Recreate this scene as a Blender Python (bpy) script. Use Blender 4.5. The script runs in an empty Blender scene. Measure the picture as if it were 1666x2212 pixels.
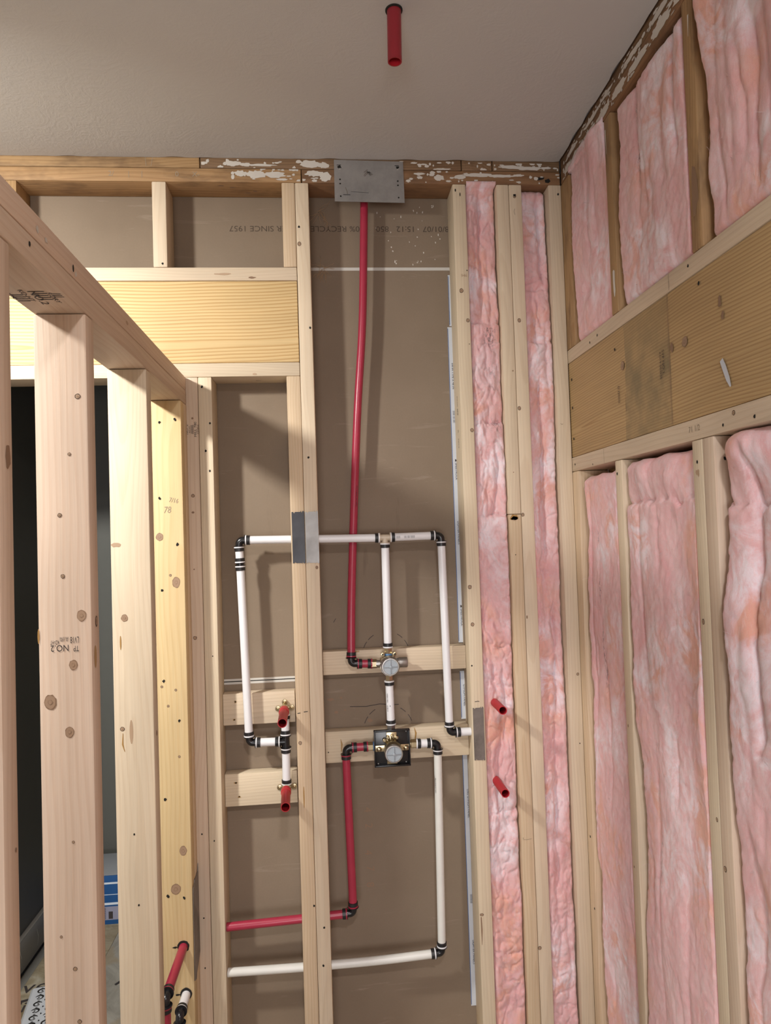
import bpy, bmesh, math, random
from mathutils import Vector, Matrix, noise
random.seed(7)
SC = bpy.context.scene
COL = SC.collection

# ------------------------------------------------------------------ camera
cam_d = bpy.data.cameras.new('camera')
cam = bpy.data.objects.new('camera', cam_d); COL.objects.link(cam)
right = Vector((0.99612819, -0.08154526, -0.032848))
down = Vector((-0.0301953, 0.03355341, -0.99898069))
fwd = Vector((0.0825643, 0.99610468, 0.03096122))
m = Matrix.Identity(4)
for i in range(3):
    m[i][0] = right[i]; m[i][1] = -down[i]; m[i][2] = -fwd[i]
m[0][3], m[1][3], m[2][3] = 0.0, -1.9, 1.405
cam.matrix_world = m
cam_d.sensor_fit = 'HORIZONTAL'; cam_d.sensor_width = 36.0
cam_d.lens = 1489.31 / 1666 * 36.0
cam_d.clip_start = 0.02
SC.camera = cam

# ------------------------------------------------------------------ light
def disc_light(name, loc, watts, color, size=0.16, spread=170):
    d = bpy.data.lights.new(name, 'AREA'); d.shape = 'DISK'; d.size = size
    d.energy = watts; d.color = color; d.spread = math.radians(spread)
    o = bpy.data.objects.new(name, d); COL.objects.link(o); o.location = loc
    return o
disc_light('ceiling_lamp_shower', (0.12, -2.45, 2.44), 24, (1.0, 0.965, 0.975), 0.16)
v = disc_light('sconce_bath', (-1.12, -1.05, 2.22), 18, (1.0, 0.985, 0.93), 0.13, 128)
v.rotation_euler = Vector((0.15, 0.75, -0.62)).to_track_quat('-Z', 'Y').to_euler()
fill_d = bpy.data.lights.new('rear_fill_light', 'AREA'); fill_d.shape = 'RECTANGLE'; fill_d.size = 1.3; fill_d.size_y = 0.9  # soft fill added out of view behind the camera, no real window
fill_d.energy = 36; fill_d.color = (0.98, 0.975, 1.0)
fill_o = bpy.data.objects.new('rear_fill_light', fill_d); COL.objects.link(fill_o); fill_o.location = (-0.3, -3.95, 0.85)
fill_o.rotation_euler = Vector((0.10, 1, -0.04)).to_track_quat('-Z', 'Y').to_euler()
w = bpy.data.worlds.new('world'); SC.world = w; w.use_nodes = True
w.node_tree.nodes['Background'].inputs[0].default_value = (0.75, 0.72, 0.72, 1)
w.node_tree.nodes['Background'].inputs[1].default_value = 0.05
SC.view_settings.view_transform = 'Standard'
try: SC.view_settings.look = 'None'
except Exception: pass
SC.view_settings.exposure = 0.27
SC.view_settings.gamma = 1.0
SC.view_settings.use_curve_mapping = False
SC.cycles.max_bounces = 7; SC.cycles.diffuse_bounces = 4; SC.cycles.glossy_bounces = 3
SC.cycles.use_adaptive_sampling = True; SC.cycles.adaptive_threshold = 0.05; SC.cycles.adaptive_min_samples = 16
SC.cycles.sample_clamp_indirect = 4.0

# ------------------------------------------------------------------ node helpers
class NT:
    def __init__(s, name):
        s.m = bpy.data.materials.new(name); s.m.use_nodes = True
        s.t = s.m.node_tree; s.n = s.t.nodes; s.l = s.t.links
        s.b = s.n['Principled BSDF']
        s._tc = None
    def _set(s, sock, v):
        if v is None: return
        if hasattr(v, 'is_linked') or isinstance(v, bpy.types.NodeSocket): s.l.new(v, sock)
        elif isinstance(v, (tuple, list)):
            sock.default_value = tuple(v) + ((1,) if len(v) == 3 and len(sock.default_value) == 4 else ())
        else: sock.default_value = v
    def math(s, op, a, b=None, c=None, clamp=False):
        n = s.n.new('ShaderNodeMath'); n.operation = op; n.use_clamp = clamp
        for i, v in enumerate((a, b, c)): s._set(n.inputs[i], v)
        return n.outputs[0]
    def vmath(s, op, a, b=None):
        n = s.n.new('ShaderNodeVectorMath'); n.operation = op
        s._set(n.inputs[0], a); s._set(n.inputs[1], b)
        return n.outputs[0]
    def coord(s, which='Object'):
        if s._tc is None: s._tc = s.n.new('ShaderNodeTexCoord')
        return s._tc.outputs[which]
    def sep(s, v):
        n = s.n.new('ShaderNodeSeparateXYZ'); s._set(n.inputs[0], v); return n.outputs
    def comb(s, x, y, z):
        n = s.n.new('ShaderNodeCombineXYZ')
        for i, v in enumerate((x, y, z)): s._set(n.inputs[i], v)
        return n.outputs[0]
    def noise(s, vec, scale=5, detail=3, rough=0.5, dist=0.0):
        n = s.n.new('ShaderNodeTexNoise'); s._set(n.inputs['Vector'], vec)
        n.inputs['Scale'].default_value = scale; n.inputs['Detail'].default_value = detail
        n.inputs['Roughness'].default_value = rough; n.inputs['Distortion'].default_value = dist
        return n.outputs[0]
    def ramp(s, fac, stops, interp='LINEAR'):
        n = s.n.new('ShaderNodeValToRGB'); s._set(n.inputs[0], fac)
        e = n.color_ramp.elements; n.color_ramp.interpolation = interp
        while len(e) < len(stops): e.new(0.5)
        for el, (p, c) in zip(e, stops):
            el.position = p; el.color = tuple(c) + (1,) if len(c) == 3 else c
        return n.outputs[0]
    def mix(s, fac, a, b, mode='MIX'):
        n = s.n.new('ShaderNodeMix'); n.data_type = 'RGBA'; n.blend_type = mode
        s._set(n.inputs[0], fac); s._set(n.inputs[6], a); s._set(n.inputs[7], b)
        return n.outputs[2]
    def objrand(s):
        return s.n.new('ShaderNodeObjectInfo').outputs['Random']
    def bump(s, h, strength=0.3, dist=0.002):
        n = s.n.new('ShaderNodeBump'); n.inputs['Strength'].default_value = strength
        n.inputs['Distance'].default_value = dist; s._set(n.inputs['Height'], h)
        s.l.new(n.outputs[0], s.b.inputs['Normal'])
    def base(s, c): s._set(s.b.inputs['Base Color'], c)
    def rough(s, v): s._set(s.b.inputs['Roughness'], v)

def plain(name, col, rough=0.5, metal=0.0, bumpscale=None, bumpstr=0.2, vary=0.06):
    t = NT(name)
    f = t.noise(t.coord(), 25, 3)
    c2 = tuple(max(0, x * (1 - vary * 2)) for x in col)
    t.base(t.mix(f, col, c2)); t.rough(rough); t.b.inputs['Metallic'].default_value = metal
    if bumpscale: t.bump(t.noise(t.coord(), bumpscale, 3), bumpstr, 0.001)
    return t.m

_wood = {}
def wood(axis, kind='stud'):
    """growth-ring lumber; axis = long direction of the board (0,1,2)"""
    key = (axis, kind)
    if key in _wood: return _wood[key]
    P = {  # light, dark ring, ring spacing, contrast, fibre contrast
        'stud':   ((0.68, 0.53, 0.365), (0.54, 0.37, 0.22), 0.0075, 0.36, 0.30),
        'pale':   ((0.69, 0.57, 0.43), (0.56, 0.42, 0.285), 0.0070, 0.30, 0.26),
        'pink':   ((0.66, 0.52, 0.41), (0.55, 0.38, 0.27), 0.0095, 0.34, 0.25),
        'yellow': ((0.68, 0.52, 0.29), (0.57, 0.38, 0.17), 0.0090, 0.34, 0.30),
        'header': ((0.72, 0.54, 0.28), (0.48, 0.28, 0.10), 0.0090, 0.75, 0.25),
        'header_old': ((0.53, 0.37, 0.19), (0.33, 0.19, 0.08), 0.0066, 0.62, 0.40),
        'old':    ((0.43, 0.27, 0.135), (0.29, 0.16, 0.07), 0.0080, 0.45, 0.5),
        'old_mid': ((0.31, 0.175, 0.09), (0.20, 0.10, 0.05), 0.0080, 0.45, 0.5),
        'old_dark': ((0.24, 0.145, 0.08), (0.13, 0.07, 0.04), 0.0080, 0.45, 0.7),
    }[kind]
    t = NT('wood_%s_%s' % (kind, 'xyz'[axis]))
    rnd = t.objrand()
    HD = kind.startswith('header'); WA, WB = (0.05, 0.15) if HD else (0.10, 0.13)
    r2 = t.math('FRACT', t.math('MULTIPLY', rnd, 57.31))
    x, y, z = t.sep(t.coord())[:3]
    c = [x, y, z]; L = c[axis]; a, b = [c[i] for i in range(3) if i != axis]
    Lr = t.math('ADD', L, t.math('MULTIPLY', rnd, 37.0))
    w1 = t.math('MULTIPLY', t.math('SUBTRACT', t.noise(t.comb(Lr, 0.3, 0.7), 1.0, 2, 0.5), 0.5), WA)
    w2 = t.math('MULTIPLY', t.math('SUBTRACT', t.noise(t.comb(Lr, 4.3, 2.7), 0.8, 2, 0.5), 0.5), WB)
    fine = t.noise(t.comb(t.math('MULTIPLY', Lr, 3.0), t.math('MULTIPLY', a, 26), t.math('MULTIPLY', b, 26)), 1.0, 2, 0.5)
    fo = t.math('MULTIPLY', t.math('SUBTRACT', fine, 0.5), 0.010)
    aa = t.math('ADD', t.math('ADD', a, (0.045 if HD else t.math('MULTIPLY', t.math('SUBTRACT', rnd, 0.5), 0.16))), w1)
    bb = t.math('ADD', t.math('ADD', b, (0.058 if HD else t.math('ADD', 0.035, t.math('MULTIPLY', r2, 0.07)))), w2)
    rr = t.math('SQRT', t.math('ADD', t.math('MULTIPLY', aa, aa), t.math('MULTIPLY', bb, bb)))
    rr = t.math('ADD', rr, fo)
    ph = t.math('FRACT', t.math('DIVIDE', rr, P[2]))
    ring = t.ramp(ph, [(0.0, (0, 0, 0)), (0.45, (0.12,) * 3), (0.82, (1, 1, 1)), (0.94, (0.85,) * 3), (1.0, (0, 0, 0))])
    fib = t.noise(t.comb(t.math('MULTIPLY', Lr, 6), t.math('MULTIPLY', a, 420), t.math('MULTIPLY', b, 420)), 1.0, 3, 0.6)
    blot = t.noise(t.comb(t.math('MULTIPLY', Lr, 4), t.math('MULTIPLY', a, 18), t.math('MULTIPLY', b, 18)), 1.0, 2, 0.5)
    fac = t.math('MULTIPLY', ring, P[3])
    col = t.mix(fac, P[0], P[1])
    hl = t.math('ADD', 1 - P[4] * 0.5, t.math('MULTIPLY', fib, P[4]))
    col = t.mix(1.0, col, t.comb(hl, hl, hl), 'MULTIPLY')
    bl = t.math('ADD', 0.86, t.math('MULTIPLY', blot, 0.24))
    col = t.mix(1.0, col, t.comb(bl, bl, t.math('MULTIPLY', bl, 0.98)), 'MULTIPLY')
    ov = t.math('ADD', 0.93, t.math('MULTIPLY', r2, 0.12))
    col = t.mix(1.0, col, t.comb(ov, t.math('MULTIPLY', ov, t.math('ADD', 0.985, t.math('MULTIPLY', rnd, 0.03))), ov), 'MULTIPLY')
    if kind == 'header_old':   # greenish grey weather stain with a hard edge
        ys = t.math('ADD', y, t.math('MULTIPLY', t.noise(t.coord(), 9, 3), 0.05))
        st = t.math('MULTIPLY', t.math('GREATER_THAN', y, STAIN_Y0), t.math('LESS_THAN', ys, STAIN_Y1))
        soft = t.ramp(t.noise(t.coord(), 14, 4, 0.6), [(0.35, (0.25,) * 3), (0.62, (0.8,) * 3)])
        dz = t.math('SUBTRACT', 1.0, t.math('MULTIPLY', t.math('ABSOLUTE', t.math('ADD', z, 0.03)), 6.0), clamp=True)
        fs = t.math('MULTIPLY', t.math('MULTIPLY', st, soft), t.math('ADD', 0.35, t.math('MULTIPLY', dz, 0.75)), clamp=True)
        col = t.mix(fs, col, (0.20, 0.17, 0.10))
    if kind in ('old', 'old_mid', 'old_dark'):
        dk = t.ramp(t.noise(t.comb(t.math('MULTIPLY', Lr, 5), t.math('MULTIPLY', a, 14), t.math('MULTIPLY', b, 14)), 1.0, 4, 0.65),
                    [(0.50, (0, 0, 0)), (0.68, (0.55,) * 3)])
        col = t.mix(dk, col, (0.09, 0.05, 0.03))
    t.base(col); t.rough(0.62)
    t.b.inputs['Specular IOR Level'].default_value = 0.3
    t.bump(t.math('ADD', t.math('MULTIPLY', fib, 0.6), t.math('MULTIPLY', ring, 0.1)), 0.35, 0.0008)
    _wood[key] = t.m
    return t.m
STAIN_Y0, STAIN_Y1 = 0.503, 0.742

MAT = {}
MAT['knot'] = plain('knot_brown', (0.27, 0.165, 0.10), 0.6)
MAT['knot_light'] = plain('knot_tan', (0.45, 0.31, 0.20), 0.6)
MAT['knot_mid'] = plain('knot_fill', (0.36, 0.235, 0.15), 0.6)
MAT['knot_dark'] = plain('knot_dark_rim', (0.11, 0.065, 0.04), 0.6)
MAT['resin'] = plain('resin_streak', (0.40, 0.22, 0.06), 0.35)
MAT['hole'] = plain('hole_and_gap_black', (0.012, 0.010, 0.008), 0.9)
MAT['ink'] = plain('stamp_ink', (0.045, 0.035, 0.035), 0.8)
MAT['print'] = plain('faded_print', (0.085, 0.06, 0.042), 0.8)
MAT['pencil'] = plain('pencil_line', (0.34, 0.27, 0.19), 0.8)
MAT['mud'] = plain('joint_compound', (0.66, 0.62, 0.56), 0.85, 0, 60, 0.5)
MAT['white_pex'] = plain('white_pex', (0.80, 0.80, 0.82), 0.32, 0, None, 0, 0.02)
MAT['aged_pex'] = plain('aged_white_pex', (0.77, 0.765, 0.72), 0.32, 0, None, 0, 0.06)
MAT['red_pex'] = plain('red_pex', (0.42, 0.032, 0.068), 0.30, 0, None, 0, 0.10)
MAT['red_tube'] = plain('red_sleeve_plastic', (0.52, 0.028, 0.038), 0.45, 0, None, 0, 0.05)
MAT['red_tube'].node_tree.nodes['Principled BSDF'].inputs['Specular IOR Level'].default_value = 0.2
MAT['red_dark'] = plain('dark_red_plastic', (0.31, 0.020, 0.032), 0.38)
MAT['red_inner'] = plain('red_sleeve_inside', (0.46, 0.016, 0.026), 0.4)
MAT['black'] = plain('black_plastic', (0.012, 0.012, 0.014), 0.25)
MAT['band'] = plain('black_band', (0.016, 0.016, 0.018), 0.4)
MAT['brass'] = plain('brass', (0.58, 0.49, 0.32), 0.30, 1.0, 80, 0.3)
MAT['nickel'] = plain('dull_nickel', (0.42, 0.40, 0.38), 0.38, 1.0, 120, 0.3)
MAT['cap_grey'] = plain('grey_plastic_cap', (0.34, 0.38, 0.42), 0.38)
MAT['clip_tan'] = plain('pale_plastic_fitting', (0.62, 0.52, 0.40), 0.35)
MAT['blue_tape'] = plain('thread_sealant_blue', (0.10, 0.22, 0.42), 0.5)
MAT['screw'] = plain('yellow_zinc_screw', (0.55, 0.44, 0.26), 0.3, 1.0)

def steel(name, base, dark, rough=0.42, scale=9):
    t = NT(name)
    f = t.ramp(t.noise(t.coord(), scale, 5, 0.65), [(0.40, base), (0.72, dark)])
    t.base(f); t.rough(t.math('ADD', rough, t.math('MULTIPLY', t.noise(t.coord(), 40, 3), 0.15)))
    t.b.inputs['Metallic'].default_value = 0.55
    t.bump(t.noise(t.coord(), 50, 3), 0.15, 0.001)
    return t.m
MAT['galv'] = steel('galvanised_steel', (0.36, 0.35, 0.34), (0.24, 0.235, 0.23))
MAT['galv_dark'] = steel('dark_steel', (0.055, 0.055, 0.06), (0.035, 0.035, 0.04), 0.35)
MAT['galv_warm'] = steel('weathered_steel', (0.24, 0.21, 0.19), (0.13, 0.115, 0.10), 0.45, 14)

def paper_mat():
    t = NT('brown_drywall_paper')
    v = t.coord()
    f1 = t.noise(v, 2.2, 4, 0.55)
    f2 = t.noise(v, 180, 2, 0.5)
    c = t.ramp(f1, [(0.3, (0.205, 0.155, 0.110)), (0.7, (0.265, 0.205, 0.150))])
    c = t.mix(t.math('MULTIPLY', f2, 0.18), c, (0.15, 0.10, 0.065))
    x, y, z = t.sep(v)[:3]
    sc = t.noise(t.comb(t.math('ADD', t.math('MULTIPLY', x, 3), z), y, t.math('MULTIPLY', z, 22)), 1.6, 5, 0.6, 1.2)
    c = t.mix(t.ramp(sc, [(0.63, (0, 0, 0)), (0.78, (0.28,) * 3)]), c, (0.46, 0.39, 0.32))
    vst = t.noise(t.comb(t.math('MULTIPLY', x, 16), y, t.math('MULTIPLY', z, 2.2)), 1.0, 5, 0.65)
    c = t.mix(t.ramp(vst, [(0.66, (0, 0, 0)), (0.78, (0.5,) * 3)]), c, (0.11, 0.07, 0.05))
    t.base(c); t.rough(0.75); t.b.inputs['Specular IOR Level'].default_value = 0.25
    t.bump(t.noise(v, 300, 2), 0.12, 0.0005)
    return t.m
MAT['paper'] = paper_mat()
MAT['gypsum'] = plain('white_gypsum_edge', (0.62, 0.60, 0.56), 0.9)
MAT['tape_white'] = plain('white_edge_tape', (0.60, 0.63, 0.68), 0.7)
MAT['tape_blue'] = plain('blue_print_line', (0.07, 0.14, 0.34), 0.7)

def ceiling_mat():
    t = NT('textured_ceiling_paint')
    v = t.coord()
    t.base(t.mix(t.noise(v, 2, 2), (0.53, 0.515, 0.50), (0.49, 0.475, 0.46))); t.rough(0.85)
    a = t.noise(v, 16, 5, 0.6, 2.2)
    b = t.noise(v, 45, 3, 0.6, 3.0)
    sw = t.math('ABSOLUTE', t.math('SUBTRACT', a, 0.5))
    patch = t.ramp(t.noise(v, 1.8, 2), [(0.35, (0.15,) * 3), (0.65, (1, 1, 1))])
    h = t.math('MULTIPLY', t.math('ADD', t.math('MULTIPLY', sw, 1.6), t.math('MULTIPLY', b, 0.5)), patch)
    t.bump(h, 0.22, 0.006)
    return t.m
MAT['ceiling'] = ceiling_mat()
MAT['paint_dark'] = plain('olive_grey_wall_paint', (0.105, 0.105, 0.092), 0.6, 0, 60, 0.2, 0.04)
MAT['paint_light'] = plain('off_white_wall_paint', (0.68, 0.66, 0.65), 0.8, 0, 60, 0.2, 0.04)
MAT['base_paint'] = plain('grey_baseboard_paint', (0.26, 0.25, 0.225), 0.5)
MAT['caulk'] = plain('pale_caulk_line', (0.60, 0.58, 0.54), 0.7)
MAT['osb'] = wood(2, 'old')
def floor_mat():
    t = NT('dusty_subfloor')
    v = t.coord()
    f = t.noise(v, 7, 6, 0.65, 0.8)
    c = t.ramp(f, [(0.3, (0.20, 0.185, 0.155)), (0.55, (0.34, 0.315, 0.27)), (0.75, (0.42, 0.39, 0.34))])
    g = t.ramp(t.noise(v, 3.1, 3, 0.5, 1.5), [(0.52, (0, 0, 0)), (0.60, (1, 1, 1))])
    c = t.mix(t.math('MULTIPLY', g, 0.45), c, (0.30, 0.21, 0.10))
    t.base(c); t.rough(0.8); t.bump(f, 0.5, 0.01)
    return t.m
MAT['floor'] = floor_mat()

def batt_mat():
    t = NT('pink_fibreglass')
    v = t.coord()
    at = t.n.new('ShaderNodeAttribute'); at.attribute_name = 'tint'
    r, g, b = t.sep(at.outputs['Vector'])[:3]   # r: peach, g: pale, b: ink
    x, y, z = t.sep(v)[:3]
    wv = t.comb(x, y, t.math('MULTIPLY', z, 0.65))
    n1 = t.noise(wv, 16, 6, 0.62, 1.0)
    n2 = t.noise(t.comb(x, y, t.math('MULTIPLY', z, 0.8)), 13, 6, 0.62, 0.9)
    st = t.noise(t.comb(t.math('ADD', x, t.math('MULTIPLY', z, .05)), t.math('ADD', y, t.math('MULTIPLY', z, .05)), t.math('MULTIPLY', z, 0.30)), 45, 6, 0.7, 2.2)
    fib = t.noise(t.comb(x, y, t.math('MULTIPLY', z, 0.5)), 150, 5, 0.8, 4.0)
    c = t.mix(t.ramp(n1, [(0.30, (0, 0, 0)), (0.70, (1, 1, 1))]), (0.76, 0.42, 0.43), (0.82, 0.57, 0.57))
    c = t.mix(t.math('MULTIPLY', r, t.ramp(n2, [(0.42, (0, 0, 0)), (0.58, (0.95,) * 3)])), c, (0.79, 0.43, 0.335))
    c = t.mix(t.math('MULTIPLY', g, t.ramp(n2, [(0.40, (1.0,) * 3), (0.56, (0, 0, 0))])), c, (0.88, 0.76, 0.80))
    c = t.mix(t.ramp(st, [(0.52, (0, 0, 0)), (0.72, (0.5,) * 3)]), c, (0.88, 0.70, 0.70))
    c = t.mix(t.ramp(st, [(0.28, (0.35,) * 3), (0.46, (0, 0, 0))]), c, (0.72, 0.33, 0.32))
    c = t.mix(t.ramp(fib, [(0.30, (0.22,) * 3), (0.55, (0, 0, 0))]), c, (0.66, 0.28, 0.29))
    inkn = t.ramp(t.noise(t.comb(t.math('MULTIPLY', x, 1.6), t.math('MULTIPLY', y, 1.6), t.math('MULTIPLY', z, .7)), 110, 3, 0.7), [(0.47, (0, 0, 0)), (0.60, (1, 1, 1))])
    c = t.mix(t.math('MULTIPLY', t.math('MULTIPLY', b, inkn), 0.8), c, (0.13, 0.10, 0.105))
    t.base(c); t.rough(0.95); t.b.inputs['Specular IOR Level'].default_value = 0.05
    t.b.inputs['Sheen Weight'].default_value = 0.15; t.b.inputs['Sheen Roughness'].default_value = 0.6
    t.b.inputs['Sheen Tint'].default_value = (1.0, 0.85, 0.85, 1)
    h = t.math('ADD', t.math('ADD', t.math('MULTIPLY', n1, 0.6), t.math('MULTIPLY', st, 0.15)), t.math('MULTIPLY', fib, 0.28))
    t.bump(h, 0.5, 0.007)
    t.b.inputs['Subsurface Weight'].default_value = 0.55; t.b.inputs['Subsurface Radius'].default_value = (1.0, 0.45, 0.42); t.b.inputs['Subsurface Scale'].default_value = 0.009
    return t.m
MAT['batt'] = batt_mat()
MAT['fibre'] = plain('pink_fibre_wisp', (0.86, 0.58, 0.58), 0.9)

# ------------------------------------------------------------------ mesh builder
_txt_cache = {}
def text_geo(s, size):
    key = (s, size)
    if key not in _txt_cache:
        cu = bpy.data.curves.new('t', 'FONT'); cu.body = s; cu.size = size
        cu.align_x = 'CENTER'; cu.align_y = 'CENTER'; cu.resolution_u = 3
        o = bpy.data.objects.new('t', cu); COL.objects.link(o)
        dg = bpy.context.evaluated_depsgraph_get()
        me = bpy.data.meshes.new_from_object(o.evaluated_get(dg))
        _txt_cache[key] = ([v.co.copy() for v in me.vertices], [list(p.vertices) for p in me.polygons])
        bpy.data.objects.remove(o); bpy.data.curves.remove(cu); bpy.data.meshes.remove(me)
    return _txt_cache[key]

class MB:
    def __init__(s, origin=(0, 0, 0)):
        s.o = Vector(origin); s.bm = bmesh.new(); s.mats = []
    def mi(s, mat):
        if isinstance(mat, str): mat = MAT[mat]
        if mat not in s.mats: s.mats.append(mat)
        return s.mats.index(mat)
    def face(s, pts, mat, smooth=False):
        vs = [s.bm.verts.new(Vector(p) - s.o) for p in pts]
        f = s.bm.faces.new(vs); f.material_index = s.mi(mat); f.smooth = smooth
        return f
    def box(s, x0, x1, y0, y1, z0, z1, mat, bev=0.0, seg=2, shear=(0, 0)):
        i = s.mi(mat)
        r = bmesh.ops.create_cube(s.bm, size=1.0)
        vs = r['verts']
        for v in vs:
            top = v.co.z > 0
            v.co = Vector((x0 if v.co.x < 0 else x1, y0 if v.co.y < 0 else y1, z0 if v.co.z < 0 else z1)) - s.o
            if top: v.co.x += shear[0]; v.co.y += shear[1]
        fs = set(f for v in vs for f in v.link_faces)
        for f in fs: f.material_index = i
        if bev:
            es = set(e for v in vs for e in v.link_edges)
            rr = bmesh.ops.bevel(s.bm, geom=list(es), offset=bev, segments=seg, affect='EDGES', profile=0.5, clamp_overlap=True)
            for f in rr['faces']: f.material_index = i; f.smooth = True
        return s
    def disc(s, c, n, r, mat, r2=None, seg=14, lift=0.0005, jag=0.0, up=None):
        """thin mark lying on a face; r across, r2 along 'up'"""
        c = Vector(c); n = Vector(n).normalized()
        up = Vector(up) if up else (Vector((0, 0, 1)) if abs(n.z) < .9 else Vector((0, 1, 0)))
        sd = up.cross(n).normalized(); r2 = r2 or r
        pts = []
        for k in range(seg):
            a = 2 * math.pi * k / seg; j = 1 + random.uniform(-jag, jag)
            pts.append(c + n * lift + sd * math.cos(a) * r * j + up * math.sin(a) * r2 * j)
        s.face(pts, mat)
        return s
    def knot(s, c, n, r, elong=1.25):
        e = elong; jag = 0.07
        s.disc(c, n, r * 1.12, 'knot_dark' if r < .0054 else 'knot', r * 1.12 * e, 16, 0.0004, jag)
        s.disc(c, n, r * (0.80 if r < .0054 else 0.98), 'knot_light' if r < .0054 else 'knot_mid', r * (0.80 if r < .0054 else 0.98) * e, 16, 0.0006, jag)
        s.disc(c, n, r * 0.45, 'knot', r * 0.40 * e, 12, 0.0008, 0.15)
        s.disc(c, n, r * 0.34, 'knot_mid', r * 0.30 * e, 12, 0.0010, 0.15)
        return s
    def hole(s, c, n=(0, -1, 0), r=0.0028):
        return s.disc(c, n, r, 'hole', r * 1.2, 8, 0.0006, 0.2)
    def text(s, string, size, c, xd, yd, mat='ink', lift=0.0006, sx=1.0):
        vs, fs = text_geo(string, size)
        c = Vector(c); xd = Vector(xd).normalized(); yd = Vector(yd).normalized(); n = xd.cross(yd)
        bv = [s.bm.verts.new(c + xd * v.x * sx + yd * v.y + n * lift - s.o) for v in vs]
        i = s.mi(mat)
        for f in fs:
            try: q = s.bm.faces.new([bv[k] for k in f]); q.material_index = i
            except ValueError: pass
        return s
    def strip(s, pts, wid, n, mat, lift=0.0006):
        n = Vector(n).normalized(); pts = [Vector(p) for p in pts]; L = []; R = []
        for k, p in enumerate(pts):
            d = (pts[min(k + 1, len(pts) - 1)] - pts[max(k - 1, 0)]).normalized()
            sd = d.cross(n).normalized(); w = wid[k] if isinstance(wid, (list, tuple)) else wid
            L.append(p + sd * w / 2 + n * lift); R.append(p - sd * w / 2 + n * lift)
        for k in range(len(pts) - 1): s.face([R[k], R[k + 1], L[k + 1], L[k]], mat)
        return s
    def tube(s, pts, rad, mat, seg=20, caps=True, inner=None, inmat=None):
        """swept round tube through pts; inner = inner radius gives an open mouth at the far end"""
        pts = [Vector(p) for p in pts]; i = s.mi(mat); rings = []
        ref = None
        for k, p in enumerate(pts):
            d = (pts[min(k + 1, len(pts) - 1)] - pts[max(k - 1, 0)]).normalized()
            if ref is None:
                ref = Vector((0, 0, 1)) if abs(d.z) < .8 else Vector((0, 1, 0))
            a = (ref - d * ref.dot(d)).normalized(); b = d.cross(a); ref = a
            r = rad[k] if isinstance(rad, (list, tuple)) else rad
            rings.append([s.bm.verts.new(p + (a * math.cos(2 * math.pi * q / seg) + b * math.sin(2 * math.pi * q / seg)) * r - s.o) for q in range(seg)])
        for k in range(len(rings) - 1):
            for q in range(seg):
                f = s.bm.faces.new([rings[k][q], rings[k][(q + 1) % seg], rings[k + 1][(q + 1) % seg], rings[k + 1][q]])
                f.material_index = i; f.smooth = True
        if caps:
            f = s.bm.faces.new(list(reversed(rings[0]))); f.material_index = i
            if not inner: f = s.bm.faces.new(rings[-1]); f.material_index = i
        if inner:
            d = (pts[-1] - pts[-2]).normalized(); j = s.mi(inmat or mat)
            depth = (pts[-1] - pts[0]).length * 0.92 if len(pts) < 4 else 0.05
            def rg(c, r):
                a = (ref - d * ref.dot(d)).normalized(); b = d.cross(a)
                return [s.bm.verts.new(c + (a * math.cos(2 * math.pi * q / seg) + b * math.sin(2 * math.pi * q / seg)) * r - s.o) for q in range(seg)]
            r1 = rg(pts[-1], inner); r2 = rg(pts[-1] - d * depth, inner)
            for A, B_, mm in ((rings[-1], r1, i), (r1, r2, j)):
                for q in range(seg):
                    f = s.bm.faces.new([A[q], A[(q + 1) % seg], B_[(q + 1) % seg], B_[q]]); f.material_index = mm; f.smooth = mm == j
            f = s.bm.faces.new(r2); f.material_index = j
        return s
    def lathe(s, p0, axis, prof, mat, seg=24, hexa=False):
        """profile list of (distance along axis, radius)"""
        axis = Vector(axis).normalized(); p0 = Vector(p0); i = s.mi(mat)
        ref = Vector((0, 0, 1)) if abs(axis.z) < .8 else Vector((0, 1, 0))
        a = (ref - axis * ref.dot(axis)).normalized(); b = axis.cross(a); n = 6 if hexa else seg
        rings = [[s.bm.verts.new(p0 + axis * t + (a * math.cos(2 * math.pi * q / n) + b * math.sin(2 * math.pi * q / n)) * r - s.o) for q in range(n)] for t, r in prof]
        for k in range(len(rings) - 1):
            for q in range(n):
                f = s.bm.faces.new([rings[k][q], rings[k][(q + 1) % n], rings[k + 1][(q + 1) % n], rings[k + 1][q]])
                f.material_index = i; f.smooth = not hexa
        f = s.bm.faces.new(list(reversed(rings[0]))); f.material_index = i
        f = s.bm.faces.new(rings[-1]); f.material_index = i
        return s
    def build(s, name, parent=None):
        s.bm.normal_update()
        me = bpy.data.meshes.new(name); s.bm.to_mesh(me); s.bm.free()
        for mt in s.mats: me.materials.append(mt)
        try: me.set_sharp_from_angle(angle=math.radians(40))
        except Exception: pass
        o = bpy.data.objects.new(name, me); COL.objects.link(o)
        if parent:
            o.parent = parent; o.location = s.o - world_loc(parent)
        else: o.location = s.o
        return o
def world_loc(o):
    l = Vector(o.location)
    while o.parent: o = o.parent; l += Vector(o.location)
    return l
def tag(o, label, cat, group=None):
    o['label'] = label; o['category'] = cat
    if group: o['group'] = group
    return o
def thing(name, loc, label, cat, group=None):
    o = bpy.data.objects.new(name, None); o.empty_display_size = 0.05; COL.objects.link(o); o.location = loc
    return tag(o, label, cat, group)
def struct(mb, name):
    o = mb.build(name); o['kind'] = 'structure'; return o

# ------------------------------------------------------------------ constants of the place
CZ = 2.4546          # ceiling
PT = 2.388           # underside of top plates
FW = 0.089           # depth of the framing
RX = 0.694           # face of the right wall's framing
PX = -0.3755         # shower side of the low partition
PL = -0.457

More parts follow.
